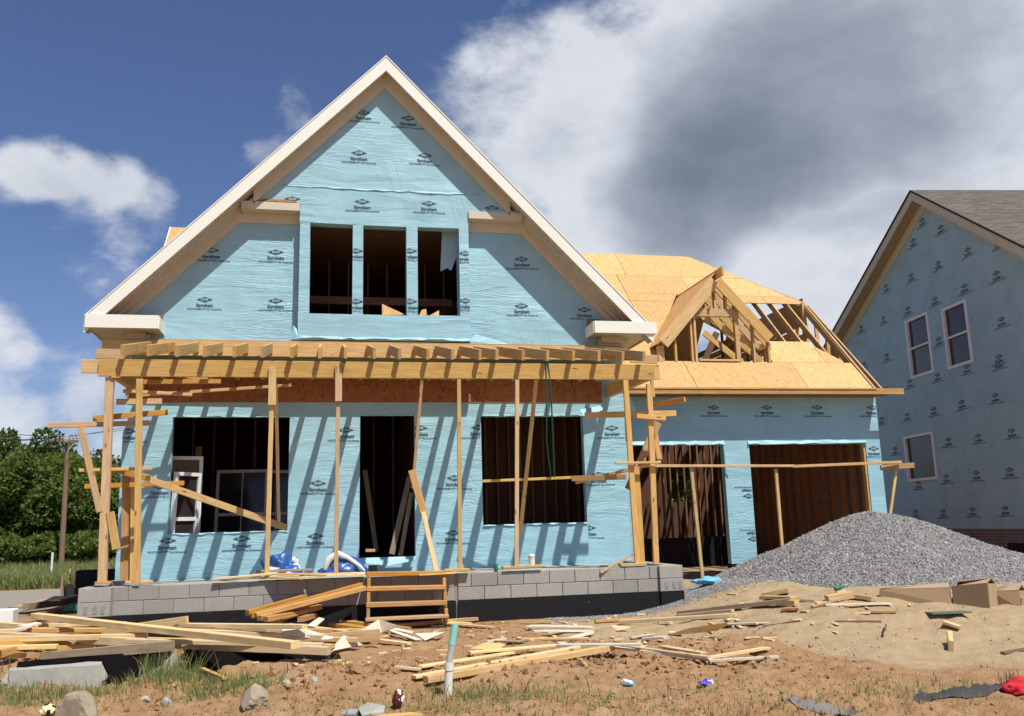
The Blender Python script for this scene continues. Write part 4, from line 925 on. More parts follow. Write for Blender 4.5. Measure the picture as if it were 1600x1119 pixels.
p = at(536, 884, 14.0); p.z = .79
o = sack('folded_sack', p, .32, .20, .20, 8, [M_BLUE], 'slumped dark blue sack with a white edge left of the doorway', .26, crease=.5)
tube('white_edge', [at(508, 890, 13.88), at(514, 874, 13.86), at(528, 864, 13.84), at(545, 872, 13.82), at(562, 884, 13.80), at(570, 892, 13.8)], [.03, .055, .045, .03, .025, .01], M_WSACK, o, 8)
box('black_box', at(576, 890, 14.2).x, at(589, 890, 14.2).x, 14.15, 14.3, .70, .84, M_BLACK); tag(bpy.data.objects['black_box'], 'small black box on the porch beside the steps', 'box')
c_ = at(831, 884, Yp+.05); c_.z = .752
cup = lathe('white_cup', [(.042, 0), (.050, .10), (.053, .165), (.056, .17), (.056, .18), (.046, .185), (.044, .20)], 16, M_PVC, Matrix.Translation(c_)); tag(cup, 'white takeaway cup standing on the porch edge below the right window', 'cup')
c_ = at(775, 888, Yp+.08); c_.z = .706
can = lathe('green_can', [(.026, 0), (.030, .006), (.030, .105), (.024, .118), (.024, .121)], 14, M_GREEN, Matrix.Translation(c_)); tag(can, 'dark green drink can standing on the block wall left of the white cup', 'can')
# windows stored inside
def win_unit(name, c, w, h, rot, tilt, label, nx_=2, nz_=2, parent=None):
    M = Matrix.Translation(c) @ Matrix.Rotation(rot, 4, 'Z') @ Matrix.Rotation(tilt, 4, 'X')
    r = tag(link(name, None, M), label, 'window'); t = .06
    for (a, b_, z0, z1) in ((-w/2, w/2, 0, t), (-w/2, w/2, h-t, h), (-w/2, -w/2+t, t, h-t), (w/2-t, w/2, t, h-t), (-w/2+t, w/2-t, h/2-t/2, h/2+t/2)):
        me = mesh('sash_rail', boxv(a, b_, -.035, .035, z0, z1), BOXF); link('sash_rail', me, M, r, M_VINYL)
    for i_ in range(1, nx_):
        x = -w/2+w*i_/nx_; link('muntin', mesh('muntin', boxv(x-.01, x+.01, -.012, .012, t, h-t), BOXF), M, r, M_VINYL)
    link('glass_pane', mesh('glass_pane', boxv(-w/2+t, w/2-t, -.004, .004, t, h-t), BOXF), M, r, M_GLASS)
    return r
p = at(284, 832, 15.95); p.z = .87; win_unit('stored_window', p, .55, 1.55, .9, .06, 'white window unit standing inside the left window opening, sunlit edge', 1)
p = at(276, 832, 16.3); p.z = .87; win_unit('stored_window', p, .75, 1.85, .25, .05, 'taller white window unit leaning behind the sunlit one inside the left opening', 1)
p = at(375, 832, 18.3); p.z = .87; win_unit('stored_window', p, 1.0, 1.75, -.1, -.08, 'window unit with crossbars stored deep inside the left opening', 2)
p = at(430, 832, 18.6); p.z = .87; win_unit('stored_window', p, .9, 1.75, -.1, -.08, 'window unit behind the slim post deep inside the left opening', 2)
for (a, b_, l, w) in (((612, 866, 16.2), (640, 745, 16.35), 'grey board leaning inside the doorway on the right', .10), ((626, 868, 16.1), (643, 770, 16.3), 'second board leaning inside the doorway nearest its right jamb', .08), ((588, 862, 17.0), (570, 735, 17.3), 'dark board leaning left inside the doorway', .09)):
    TB('leaning_board', a, b_, w, .04, M_GREYW, l, 'board')
TB('leaning_board', (307, 765, 18.4), (311, 698, 18.5), .12, .04, M_LUM, 'short lit board inside the left window opening', 'board')
TB('wood_block', (571, 860, 15.9), (586, 860, 15.9), .05, .06, M_LUM, 'small wood block on the floor just inside the doorway', 'wood block', Z)
# ================================================================== NEIGHBOUR HOUSE
nd = ray(700, 822); nd.z = 0; nd = nd.normalized()           # along its side wall, away from us
nx_ = Vector((nd.y, -nd.x, 0))                                # outward from our lot (to the right)
NP = Vector((15.96, 20.19, 0))
def onN(px, py, off=0.):
    d = ray(px, py); q = NP - nx_*off
    return CAM + d*((q-CAM).dot(nx_)/d.dot(nx_))
MN = Matrix((-nd, nx_, Vector((0, 0, 1)))).transposed().to_4x4(); MN.translation = NP      # local x towards us, local y into the house
def ns(P): return (P-NP).dot(-nd)
nh = thing('neighbour_house', NP+nx_*4, 'shaded blue-wrapped house at the right edge with a brown shingled roof', 'house')
OV = .38
ap = onN(1423, 300, OV); le = onN(1297, 527, OV); re = onN(1600, 388, OV)
sa, sle, sre = ns(ap), ns(le), ns(re); za = ap.z
kl = (za-le.z)/(sa-sle); kr = (za-re.z)/(sre-sa)
kk = (kl+kr)/2; 
def NL(s): return za-(kl*(sa-s) if s < sa else kr*(s-sa))
print('neighbour', sa, sle, sre, za, kl, kr)
s0, s1 = -7.6, 6.0
wn = [(1415, 1449, 496, 586), (1472, 1509, 477, 571), (1413, 1457, 680, 749)]
holes = []
for (a, b_, t, bo) in wn:
    P = onN((a+b_)/2, t+0); Pb = onN((a+b_)/2+8, bo); holes.append((ns(onN(a, t)), ns(onN(b_, t)), Pb.z, P.z))
zb = onN(1475, 826).z
cl = [((sa, za-.30), (-kl, 1)), ((sa, za-.30), (kr, 1))]
nw = sheet('wrapped_side_wall', (s0, s1), (zb, za), holes, cl, .15, M_WRAPB, MN, nh)
sheet('brick_base', (s0, s1), (-.6, zb-.004), [], [], .15, M_BRICK, MN @ Matrix.Translation((0, -.03, 0)), nh)
vb = ns(onN(1577, 850)); v0 = onN(1585, 848).z
me = mesh('vent_recess', boxv(vb, vb+.9, -.045, -.031, v0-.55, v0), BOXF); link('vent_recess', me, MN, nh, M_BLACK)
for k, (a, b_) in enumerate(((s0, sa), (sa, s1+.5))):
    pts = [(a, NL(a)), (b_, NL(b_)), (b_, NL(b_)-.24), (a, NL(a)-.24)]
    f = prism('rake_board', pts, MN, -OV, -OV+.03, M_BEIGE, nh)
    prism('shingle_edge', [(a, NL(a)+.05), (b_, NL(b_)+.05), (b_, NL(b_)+.003), (a, NL(a)+.003)], MN, -OV-.03, -OV+.4, M_BLACK, f)
    prism('rake_soffit', [(a, NL(a)-.20), (b_, NL(b_)-.20), (b_, NL(b_)-.22), (a, NL(a)-.22)], MN, -OV+.031, -.002, M_GREYW, nh)
    prism('frieze_board', [(a, NL(a)-.221), (b_, NL(b_)-.221), (b_, NL(b_)-.48), (a, NL(a)-.48)], MN, -.04, -.003, M_BEIGE, nh)
    # roof surface
    a_, bb = Vector((a, -OV, NL(a)+.055)), Vector((b_, -OV, NL(b_)+.055))
    Ls = (bb-a_).length; MRf = MN @ frame((0, 1, 0), (bb-a_) if (bb-a_).z > 0 else (a_-bb), a_ if a_.z < bb.z else bb)
    me = mesh('shingle_roof', [(0, 0, 0), (12, 0, 0), (12, 0, Ls), (0, 0, Ls)], [(0, 1, 2, 3)])
    M2 = MRf @ Matrix.Rotation(math.pi/2, 4, 'X'); me.transform(M2.inverted() @ MRf); link('shingle_roof', me, M2, nh, M_SHING)
for (hs, he) in ((s1-.15, s1), (s0, s0+.15)):
    me = mesh('end_wall', boxv(hs, he, .151, 11, -.5, NL(hs)-.35), BOXF); link('end_wall', me, MN, nh, M_WRAPB)
me = mesh('inner_wall', boxv(s0+.2, s1-.2, 4, 4.1, -.5, 7.), BOXF); link('inner_wall', me, MN, nh, M_DARKW)
for (a, b_, z0, z1) in holes:
    t = .06; fr = link('window', mesh('window', boxv(a, b_, .05, .052, z0, z1), BOXF), MN, nh, M_GLASS)
    mid = (z0+z1)/2
    for (p, q, r, s_) in ((a-.04, b_+.04, z1-t+.02, z1+.03), (a-.04, b_+.04, z0-.03, z0+t-.02), (a-.04, a+t-.02, z0+t-.02, z1-t+.02), (b_-t+.02, b_+.04, z0+t-.02, z1-t+.02)):
        link('window_frame', mesh('window_frame', boxv(p, q, -.03, .045, r, s_), BOXF), MN, fr, M_VINYL)
    if z1 > 5: link('meeting_rail', mesh('meeting_rail', boxv(a+t-.02, b_-t+.02, -.02, .04, mid-.025, mid+.025), BOXF), MN, fr, M_VINYL)
RN3 = MN.to_3x3()
for (x, y, sl_) in [(1440, 344, .5), (1469, 355, .5), (1426, 376, .4), (1511, 390, .5), (1560, 376, .5), (1465, 411, .4), (1423, 430, .4), (1556, 427, .45), (1384, 447, .3), (1506, 447, .4), (1460, 467, .3), (1418, 482, .3), (1380, 497, .3), (1345, 511, .3), (1564, 499, .35), (1466, 530, .25), (1385, 555, .2), (1560, 557, .2),
                    (1350, 568, 0), (1421, 596, .1), (1464, 586, .1), (1510, 573, .1), (1560, 565, .1), (1383, 607, 0), (1417, 648, 0), (1458, 639, 0), (1502, 628, 0), (1554, 618, 0), (1377, 654, 0), (1398, 701, 0), (1481, 687, 0), (1528, 681, 0), (1580, 673, 0), (1478, 744, 0), (1525, 739, 0), (1577, 734, 0), (1430, 799, 0), (1473, 798, 0), (1519, 796, 0), (1570, 794, 0), (1434, 754, 0)]:
    P = onN(x, y, .012); logo(P, nw, RN3, rot=random.uniform(-.03, .03), s=1.05)
# ================================================================== LEFT BACKGROUND
NT = 5200
def crown_mesh(nm, seed, R, Hh, n, leaf, m_, low=.35):
    rg = np.random.default_rng(seed)
    nb = 34; c = rg.normal(size=(nb, 3)); c /= np.linalg.norm(c, axis=1)[:, None]; c *= rg.uniform(.35, .95, (nb, 1)); c[:, 2] = c[:, 2]*.75
    r = rg.uniform(.16, .34, nb); w = r**2/np.sum(r**2); k = rg.choice(nb, n, p=w)
    d = rg.normal(size=(n, 3)); d /= np.linalg.norm(d, axis=1)[:, None]
    p = c[k]+d*(r[k]*rg.uniform(.55, 1.1, n)**.6)[:, None]; p[:, :2] *= R; p[:, 2] = (p[:, 2]+1)*Hh*(1-low)/2+Hh*low
    a = rg.normal(size=(n, 3)); a /= np.linalg.norm(a, axis=1)[:, None]; b_ = np.cross(a, rg.normal(size=(n, 3))); b_ /= np.linalg.norm(b_, axis=1)[:, None]
    s = (leaf*rg.uniform(.6, 1.3, n))[:, None]
    v = np.stack([p-a*s, p+b_*s*.6, p+a*s, p-b_*s*.6], 1).reshape(-1, 3); f = np.arange(4*n).reshape(-1, 4)
    me = bpy.data.meshes.new(nm); me.from_pydata(v, [], f.tolist()); me.materials.append(m_); return me
def trunk_mesh(nm, seed, hgt, r0, R):
    rr = random.Random(seed); V = []; Fc = []
    def limb(p, q, ra, rb):
        d = (q-p).normalized(); a = d.cross(Vector((.3, 1, .2))).normalized(); b_ = d.cross(a); n = len(V); N = 6
        for (o_, r_) in ((p, ra), ((p+q)/2+Vector((rr.uniform(-.08, .08), rr.uniform(-.08, .08), 0))*hgt*.15, (ra+rb)/2), (q, rb)):
            for k in range(N): t = 2*math.pi*k/N; V.append(o_+a*r_*math.cos(t)+b_*r_*math.sin(t))
        for j in (0, 1):
            for k in range(N): Fc.append((n+j*N+k, n+j*N+(k+1) % N, n+(j+1)*N+(k+1) % N, n+(j+1)*N+k))
    top = Vector((0, 0, hgt*.62)); limb(Vector((0, 0, -.4)), top, r0, r0*.5)
    for k in range(7):
        t = rr.uniform(.3, 1); p = Vector((0, 0, hgt*.62*t)); a = rr.uniform(0, 6.28); q = p+Vector((math.cos(a)*R*.65, math.sin(a)*R*.65, hgt*rr.uniform(.12, .3))); limb(p, q, r0*.4, r0*.12)
    return mesh(nm, V, Fc, True)
TR = [(crown_mesh('crown', s, 3.1, 7.2, 13000, .125, (M_LEAF, M_LEAF2)[s % 2], .10), trunk_mesh('trunk', s, 7.2, .20, 3.)) for s in range(4)]
BU = [crown_mesh('foliage', 20+s, 1.2, 1.9, 2200, .10, M_LEAF2, .0) for s in range(2)]
def ground_at(px, Yv): d = ray(px, 850); return Vector((d.x/d.y*Yv, Yv, HH(d.x/d.y*Yv, Yv)-.05))
TS = {-60: .80, 10: .82, 45: .95, 75: .90, 112: .78, 140: .80, 172: .72, 200: .74, 250: .72}
tl = [(-60, 47, 1.0, 0, 'broad tree at the left edge of the picture'), (10, 45, 1.02, 1, 'dense tree second from the left edge of the treeline'), (45, 50, 1.15, 2, 'tall tree whose top stands highest left of the utility pole'), (75, 46, .98, 3, 'tree just left of the utility pole'), (112, 48, 1.14, 0, 'tree directly behind the utility pole top'), (140, 45, .95, 1, 'tree right of the utility pole, behind the slanting brace'), (172, 49, 1.05, 2, 'tree behind the outermost porch post'), (200, 46, 1.0, 3, 'tree hidden mostly by the left corner of the house'), (250, 50, 1.1, 0, 'tree behind the left side of the house'), (420, 52, 1.1, 1, 'tree behind the house seen through the left window'), (575, 46, 1.15, 2, 'tree behind the house seen through the doorway'), (600, 40, .95, 3, 'nearer tree seen through the doorway'), (1085, 44, 1.1, 0, 'tree seen through the back window of the garage'), (1150, 40, .9, 1, 'tree behind the garage'), (-150, 50, 1.2, 2, 'tree beyond the left edge of the picture')]
for (px, Yv, s, k, l) in tl:
    p = ground_at(px, Yv); M = Matrix.Translation(p) @ Matrix.Rotation(px*.37, 4, 'Z') @ Matrix.Scale(s*TS.get(px, .86), 4)
    t = link('tree', None, M); tag(t, l, 'tree', 'trees along the far field edge'); link('crown', TR[k][0], M, t); link('trunk', TR[k][1], M, t, M_BARK)
for (px, Yv, s, k, l) in [(25, 41.5, 1.0, 0, 'light green bush at the foot of the trees by the left edge'), (68, 41, 1.05, 1, 'light green bush left of the utility pole foot'), (115, 42, .95, 0, 'light green bush right of the utility pole foot'), (140, 41, 1.05, 1, 'light green bush beside the outer porch post'), (-30, 42, 1.2, 1, 'bush just beyond the left edge'), (90, 43, .8, 1, 'low bush behind the utility pole')]:
    p = ground_at(px, Yv); M = Matrix.Translation(p) @ Matrix.Rotation(px*.9, 4, 'Z') @ Matrix.Scale(s, 4)
    t = link('bush', None, M); tag(t, l, 'bush', 'bushes at the foot of the treeline'); link('foliage', BU[k], M, t); link('stem', TR[k][1], M @ Matrix.Scale(.22, 4), t, M_BARK)
# undergrowth as one dark mass behind the trunks
rg = np.random.default_rng(11); n = 42000; x = rg.uniform(-48, 26, n); y = 49+rg.normal(0, 2.2, n)+0*x; hgt = 3.4+.9*np.sin(x*.7)+.8*np.sin(x*1.9+1); z = rg.uniform(0, 1, n)*hgt
p = np.stack([x, y, z], 1); a = rg.normal(size=(n, 3)); a /= np.linalg.norm(a, axis=1)[:, None]; b_ = np.cross(a, rg.normal(size=(n, 3))); b_ /= np.linalg.norm(b_, axis=1)[:, None]; s = rg.uniform(.10, .22, n)[:, None]
me = bpy.data.meshes.new('undergrowth'); me.from_pydata(np.stack([p-a*s, p+b_*s*.6, p+a*s, p-b_*s*.6], 1).reshape(-1, 3), [], np.arange(4*n).reshape(-1, 4).tolist())
tag(link('undergrowth', me, None, None, M_LEAF), 'dark green undergrowth filling the treeline', None, None, 'stuff')
# grass
def grass(nm, pts, hts, wd, m_, label):
    n = len(pts); rg = np.random.default_rng(n); pts = np.asarray(pts); a = rg.uniform(0, 2*math.pi, n); w = wd*rg.uniform(.6, 1.4, n); lean = rg.normal(0, .35, (n, 2))*np.asarray(hts)[:, None]
    dx, dy = np.cos(a)*w, np.sin(a)*w; h = np.asarray(hts)
    A = pts+np.stack([dx, dy, 0*dx], 1); B = pts-np.stack([dx, dy, 0*dx], 1); m1 = pts+np.stack([lean[:, 0]*.35+dx*.6, lean[:, 1]*.35+dy*.6, h*.6], 1); m2 = m1-np.stack([dx, dy, 0*dx], 1)*1.2; T = pts+np.stack([lean[:, 0], lean[:, 1], h], 1)
    v = np.stack([A, B, m2, m1, T], 1).reshape(-1, 3); i_ = np.arange(n)*5
    f = [(k, k+1, k+2, k+3) for k in i_.tolist()]+[(k+3, k+2, k+4) for k in i_.tolist()]
    me = bpy.data.meshes.new(nm); me.from_pydata(v, [], f); tag(link(nm, me, None, None, m_), label, None, None, 'stuff')
rg = np.random.default_rng(5)
def patch(cx, cy, rx, ry, n, h): 
    x = rg.normal(cx, rx, n); y = rg.normal(cy, ry, n); return x, y, h*rg.uniform(.3, 1.2, n)
PT = [patch(*q) for q in ((-2.45, 9.0, .6, .13, 1000, .11), (-3.1, 8.9, .5, .25, 700, .09), (-1.45, 9.55, .13, .12, 500, .36), (-1.3, 9.2, .3, .12, 600, .14), (-.85, 8.75, .28, .14, 700, .13), (.9, 7.7, .8, .35, 900, .07), (1.35, 8.1, .35, .15, 400, .12), (2.2, 7.4, .9, .4, 700, .06), (3.2, 6.9, 1.1, .4, 700, .07), (-.3, 7.6, 1.2, .5, 500, .06), (4.9, 7.1, .4, .3, 250, .10), (-3.6, 10.6, .3, .3, 300, .16), (-.5, 9.6, .6, .1, 150, .14))]
x = np.concatenate([q[0] for q in PT]); y = np.concatenate([q[1] for q in PT]); h = np.concatenate([q[2] for q in PT])
# green and dry blades of the weedy patches
k = rg.uniform(size=len(x)) < .62
grass('weeds', np.stack([x, y, H(x, y)-.005], 1)[k], h[k], .0045, M_GRASS, 'green weeds and grass tufts on the bare dirt')
grass('dry_grass', np.stack([x, y, H(x, y)-.005], 1)[~k], h[~k]*.9, .004, M_DRY, 'dry yellowish grass among the weeds')
x = rg.uniform(0, 4.5, 5200); y = rg.uniform(6.0, 7.9, 5200); k = rg.uniform(size=5200) < 1.0*sst(fbm(x*.9, y*1.3, 61, 3), .15, .55)*(1-.85*sandmask(x, y)); x, y = x[k], y[k]
grass('thin_grass', np.stack([x, y, H(x, y)-.004], 1), rg.uniform(.02, .07, len(x)), .004, M_DRY, 'thin short dry grass in the foreground'); grass('thin_grass', np.stack([x[::2]+.05, y[::2], H(x[::2]+.05, y[::2])-.004], 1), rg.uniform(.02, .08, len(x[::2])), .004, M_GRASS, 'thin short green grass in the foreground')
n = 46000; y = 26.4+rg.uniform(0, 1, n)**1.5*17; x = -rg.uniform(.16, .60, n)*y; grass('field_grass', np.stack([x, y, H(x, y)-.02], 1), rg.uniform(.12, .5, n), .018, M_GRASS, 'rough tall green grass of the far field')
n = 9000; y = 26.4+rg.uniform(0, 1, n)**1.5*17; x = -rg.uniform(.16, .60, n)*y; grass('dry_field_grass', np.stack([x, y, H(x, y)-.02], 1), rg.uniform(.15, .6, n), .016, M_DRY, 'dry stalks in the far field')
# utility pole and wires
pb = ground_at(98, 40); pt = at(106, 684, 40)
pole = thing('utility_pole', pb, 'brown wooden utility pole with a crossarm in front of the treeline', 'utility pole')
tube('pole_shaft', [pb-Vector((0, 0, .5)), (pb+pt)/2, pt], [.12, .105, .085], M_POLE, pole, 10)
ca = board('crossarm', pt+Vector((-.42, 0, -.12)), pt+Vector((.42, .0, -.16)), .11, .10, M_POLE, pole)
board('arm_brace', pt+Vector((-.3, -.06, -.2)), pt+Vector((0, -.06, -.6)), .04, .02, M_STEEL, pole); board('arm_brace', pt+Vector((.3, -.06, -.2)), pt+Vector((0, -.06, -.6)), .04, .02, M_STEEL, pole)
for dx in (-.40, -.25, .22, .36, .02):
    lathe('insulator', [(.02, 0), (.05, .03), (.05, .08), (.03, .10), (.045, .14), (.02, .17)], 8, M_STEEL, Matrix.Translation(pt+Vector((dx, 0, -.07 if abs(dx) > .1 else .02))), ca)
lathe('transformer', [(.10, 0), (.12, .02), (.12, .30), (.06, .34)], 10, M_STEEL, Matrix.Translation(pt+Vector((.0, -.25, -.25))), pole)
for k, (dx, px, py, l) in enumerate(((-.40, -40, 688, 'lowest'), (.36, -40, 676, 'upper'), (-.25, -40, 696, 'bottom'))):
    a = pt+Vector((dx, 0, .08)); b_ = at(px, py-6*k, 30); pts = [a.lerp(b_, t/10)+Vector((0, 0, -.35*4*(t/10)*(1-t/10)*.3)) for t in range(11)]
    tag(tube('power_line', pts, .012, M_BLACK, None, 4), ('thin dark wire running left from the crossarm, '+('top one', 'middle one', 'lowest one')[[1, 0, 2][k]]), 'wire', 'wires on the utility pole')
for k in range(2):
    a = pt+Vector((.3-.3*k, 0, .08)); b_ = at(330, 640+12*k, 62); pts = [a.lerp(b_, t/8)+Vector((0, 0, -.4*(t/8)*(1-t/8))) for t in range(9)]
    tag(tube('power_line', pts, .012, M_BLACK, None, 4), 'thin dark wire running right from the crossarm, '+('upper', 'lower')[k]+' one', 'wire', 'wires on the utility pole')
p = ground_at(83, 30); tag(tube('marker_stake', [p, p+Vector((0, 0, .95))], .035, M_VINYL), 'slim white marker stake in the field left of the utility pole', 'stake')
p = ground_at(112, 28); tag(tube('marker_stake', [p, p+Vector((0, 0, .5))], .02, M_VINYL), 'small white peg beside the black silt fence', 'stake')
for (px, py, r, l) in ((52, 917, .22, 'pale flat stone at the far road edge, left one'), (77, 915, .26, 'pale round stone at the far road edge, right one')):
    p = onG(px, py+3); sack('field_stone', p+Vector((0, 0, .05)), r, r*.7, r*.55, px, [M_CONC], l, .25, .4, 'stone')
# silt fence
fp = [at(98, 915, 20.5), at(112, 915, 20.6), at(140, 914, 20.7), at(200, 912, 20.8)]
sf = thing('silt_fence', (fp[0].x, 20.5, 0), 'sagging black plastic silt fence behind the left end of the porch', 'silt fence')
V = []; Fc = []; N = 24
for i_ in range(N+1):
    x = fp[0].x+(fp[3].x-fp[0].x)*i_/N
    for j in range(5): V.append((x, 20.5+.05*math.sin(i_*1.3+j)+.1*j/4, -.05+(.42+.07*math.sin(i_*.8))*j/4))
for i_ in range(N):
    for j in range(4): a = i_*5+j; Fc.append((a, a+5, a+6, a+1))
link('fence_fabric', mesh('fence_fabric', V, Fc, True), None, sf, M_BLACK)
for t in (0, .35, .7, 1): x = fp[0].x+(fp[3].x-fp[0].x)*t; board('stake', (x, 20.45, -.1), (x, 20.45, .62), .04, .04, M_GREYW, sf, (1, 0, 0))
p = at(150, 895, 20.2); tag(box('black_crate', p.x-.35, p.x+.55, 20.0, 20.4, 0, .72, M_BLACK, None, .03), 'black crate-like bundle behind the left porch end', 'crate')
p = at(122, 909, 15.6); p.z = .28; sack('green_bag', p, .16, .1, .09, 5, [M_GREEN], 'small green bag by the left end of the block wall', .2, .3, 'bag')
# ================================================================== LUMBER AND DEBRIS ON THE GROUND
def GB(a, b_, w, t, m_, label, name='lumber', cat='board', up=(0, 0, 1), bow=0.):
    p = onG(a[0], a[1], a[2]+.02); q = onG(b_[0], b_[1], b_[2]+.02)
    return tag(board(name, p, q, w, t, m_, None, up, bow=bow), label, cat)
# left heap
GB((55, 962, .30), (462, 1008, .20), .07, .12, M_PALE, 'long pale stud running from beside the block wall down across the left heap')
GB((-30, 992, .26), (514, 1017, .10), .085, .10, M_PALE, 'longest pale stud along the front of the left heap')
GB((-20, 1008, .16), (112, 1001, .20), .085, .10, M_LUM, 'stud crossing under the longest one at the left edge')
GB((30, 984, .18), (300, 985, .16), .05, .14, M_LUM, 'wide board lying flat behind the longest stud')
GB((160, 988, .22), (293, 969, .36), .10, .04, M_PALE, 'short pale board rising to a square end in front of the block wall')
GB((285, 977, .28), (476, 979, .26), .05, .10, M_PALE, 'level pale stud along the back of the left heap')
GB((285, 986, .22), (505, 996, .14), .06, .09, M_PALE, 'second pale stud just under the level one at the back of the heap')
GB((395, 1008, .08), (594, 992, .14), .14, .04, M_LUM, 'wide plank on edge at the right end of the left heap')
GB((72, 1014, .15), (146, 1008, .15), .05, .09, M_LUM, 'short orange piece under the front of the left heap')
GB((64, 1028, .12), (272, 1009, .20), .11, .04, M_GREYW, 'weathered grey board on edge low at the front of the left heap')
GB((285, 1011, .06), (440, 1018, .04), .05, .09, M_LUMO, 'brown board half buried under the left heap')
GB((0, 1021, .10), (24, 1015, .12), .07, .09, M_LUMO, 'sawn stud end at the left edge of the picture')
GB((14, 1026, .03), (38, 1024, .03), .05, .08, M_PALE, 'short pale stud end below the left edge heap')
GB((-10, 1000, .20), (50, 996, .22), .09, .04, M_LUM, 'stub of a stud under the longest stud at the left edge')
GB((300, 1010, .05), (330, 1024, .03), .03, .12, M_LUM, 'short orange offcut behind the tall grass tuft')
GB((312, 1043, .02), (352, 1060, .02), .02, .05, M_LUM, 'small slanting stick below the tall grass tuft')
XB = [((0, 975, .10), (150, 990, .16), .06, .09, M_PALE, 'stud fanning out behind the white trim offcuts'), ((120, 996, .16), (420, 1006, .16), .05, .09, M_LUM, 'stud lying between the two longest pale studs'),
      ((-10, 999, .22), (230, 994, .24), .06, .08, M_PALE, 'pale stud resting on the longest one at the left'), ((200, 1001, .20), (505, 1008, .14), .045, .09, M_PALE, 'pale stud parallel to and behind the longest one'),
      ((300, 992, .18), (560, 1000, .10), .05, .09, M_LUM, 'stud ending under the white triangular offcut'), ((420, 985, .16), (590, 985, .12), .04, .12, M_LUM, 'flat board behind the wide plank on edge'),
      ((-20, 1013, .14), (90, 1010, .16), .05, .09, M_PALE, 'pale stud low at the left edge under the heap'), ((150, 1004, .14), (330, 1002, .16), .05, .10, M_LUM, 'middle board seen edge-on in the heart of the left heap'),
      ((540, 985, .02), (620, 975, .04), .04, .10, M_PALE, 'pale stick beside the foot of the steps'), ((640, 970, .01), (735, 975, .01), .03, .10, M_PALE, 'thin pale board crossing in front of the steps')]
for a in XB: GB(*a)
XB = [((60, 978, .14), (250, 972, .18), .05, .09, M_PALE, 'pale stud lying just in front of the black wall base at the left'), ((130, 1005, .12), (275, 1000, .14), .04, .09, M_PALE, 'short pale board low in the middle of the left heap'),
      ((240, 974, .22), (420, 985, .18), .05, .09, M_PALE, 'stud crossing behind the square-ended board'), ((340, 1000, .12), (520, 1010, .08), .04, .12, M_PALE, 'pale board between the longest stud and the wide plank'),
      ((-10, 987, .2), (70, 984, .2), .05, .1, M_PALE, 'stub under the white trim offcuts'), ((430, 975, .14), (540, 988, .08), .05, .09, M_PALE, 'pale stud slanting under the small white offcut'),
      ((560, 996, .03), (640, 1006, .02), .03, .08, M_PALE, 'thin board right of the wide plank on edge'), ((380, 972, .1), (470, 970, .1), .05, .1, M_LUMO, 'orange board end under the leaned lumber stack')]
for a in XB: GB(*a)
WL = ['leftmost', 'second', 'third', 'fourth', 'rightmost']
for k in range(5): GB((8+k*14, 990-k*5.5, .22), (36+k*14, 984-k*5.5, .24), .02, .16, M_TRIMW, WL[k]+' of the white trim offcuts fanned out left of the heap', 'trim_offcut')
GB((20, 950, .10), (95, 933, .20), .04, .25, M_GREYW, 'broad brown plank behind the heap next to the block wall end', 'plank')
GB((40, 948, .12), (122, 938, .10), .12, .12, M_GREYW, 'dark weathered beam behind the heap at the wall end', 'beam')
GB((85, 938, .22), (124, 930, .22), .03, .2, M_LUM, 'splintered light plank on the dark beam at the wall end', 'plank')
GB((95, 919, .05), (124, 917, .05), .04, .2, M_LUM, 'small plank lying on the far road edge at the wall end', 'plank')
for (a, b_, l) in (((60, 958, .03), (124, 950, .03), 'dark board low beside the wall end'), ((0, 1003, .05), (60, 1012, .04), 'dark board in the shade under the heap')): GB(a, b_, .05, .2, M_DARKW, l)  # two low boards in the dark wood tone
p = onG(8, 975, .0); 
pan = tag(box('metal_box', p.x-.5, p.x+.10, p.y, p.y+.3, p.z-.02, p.z+.22, M_VINYL, None, .02), 'white metal box at the left edge of the picture', 'box')
tag(tube('wire_loop', [p+Vector((-.25, .1, .25)), p+Vector((-.25, .1, .42)), p+Vector((-.33, .1, .5)), p+Vector((-.45, .1, .5))], .01, M_BLACK), 'bent black wire sticking up behind the white metal box', 'wire')
def shade_sheet(P, Yv, label, n=16):
    # a vertical folded sheet standing in for the trench's shade, outline given along its top and bottom edges
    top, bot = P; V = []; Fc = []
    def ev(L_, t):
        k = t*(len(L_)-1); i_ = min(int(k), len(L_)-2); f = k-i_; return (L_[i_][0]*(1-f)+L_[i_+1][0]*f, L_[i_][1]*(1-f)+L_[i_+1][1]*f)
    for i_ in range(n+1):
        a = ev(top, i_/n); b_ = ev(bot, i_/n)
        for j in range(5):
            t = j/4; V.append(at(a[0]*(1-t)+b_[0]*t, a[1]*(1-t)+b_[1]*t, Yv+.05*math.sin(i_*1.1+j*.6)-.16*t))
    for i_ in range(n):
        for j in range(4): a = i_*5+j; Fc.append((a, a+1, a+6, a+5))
    return tag(link('trench_shade_sheet', mesh('trench_shade_sheet', V, Fc, True), None, None, M_SHADE), label, 'shade_sheet')
shade_sheet(([(28, 1034), (120, 1026), (268, 1016)], [(20, 1062), (150, 1066), (188, 1072), (232, 1070), (266, 1034)]), 10.6, 'black sheet standing in for the shade under the grey weathered board at lower left')
shade_sheet(([(286, 1014), (400, 1020), (530, 1022)], [(296, 1046), (400, 1044), (500, 1040), (534, 1030)]), 10.55, 'black sheet standing in for the shade under the right part of the left heap')
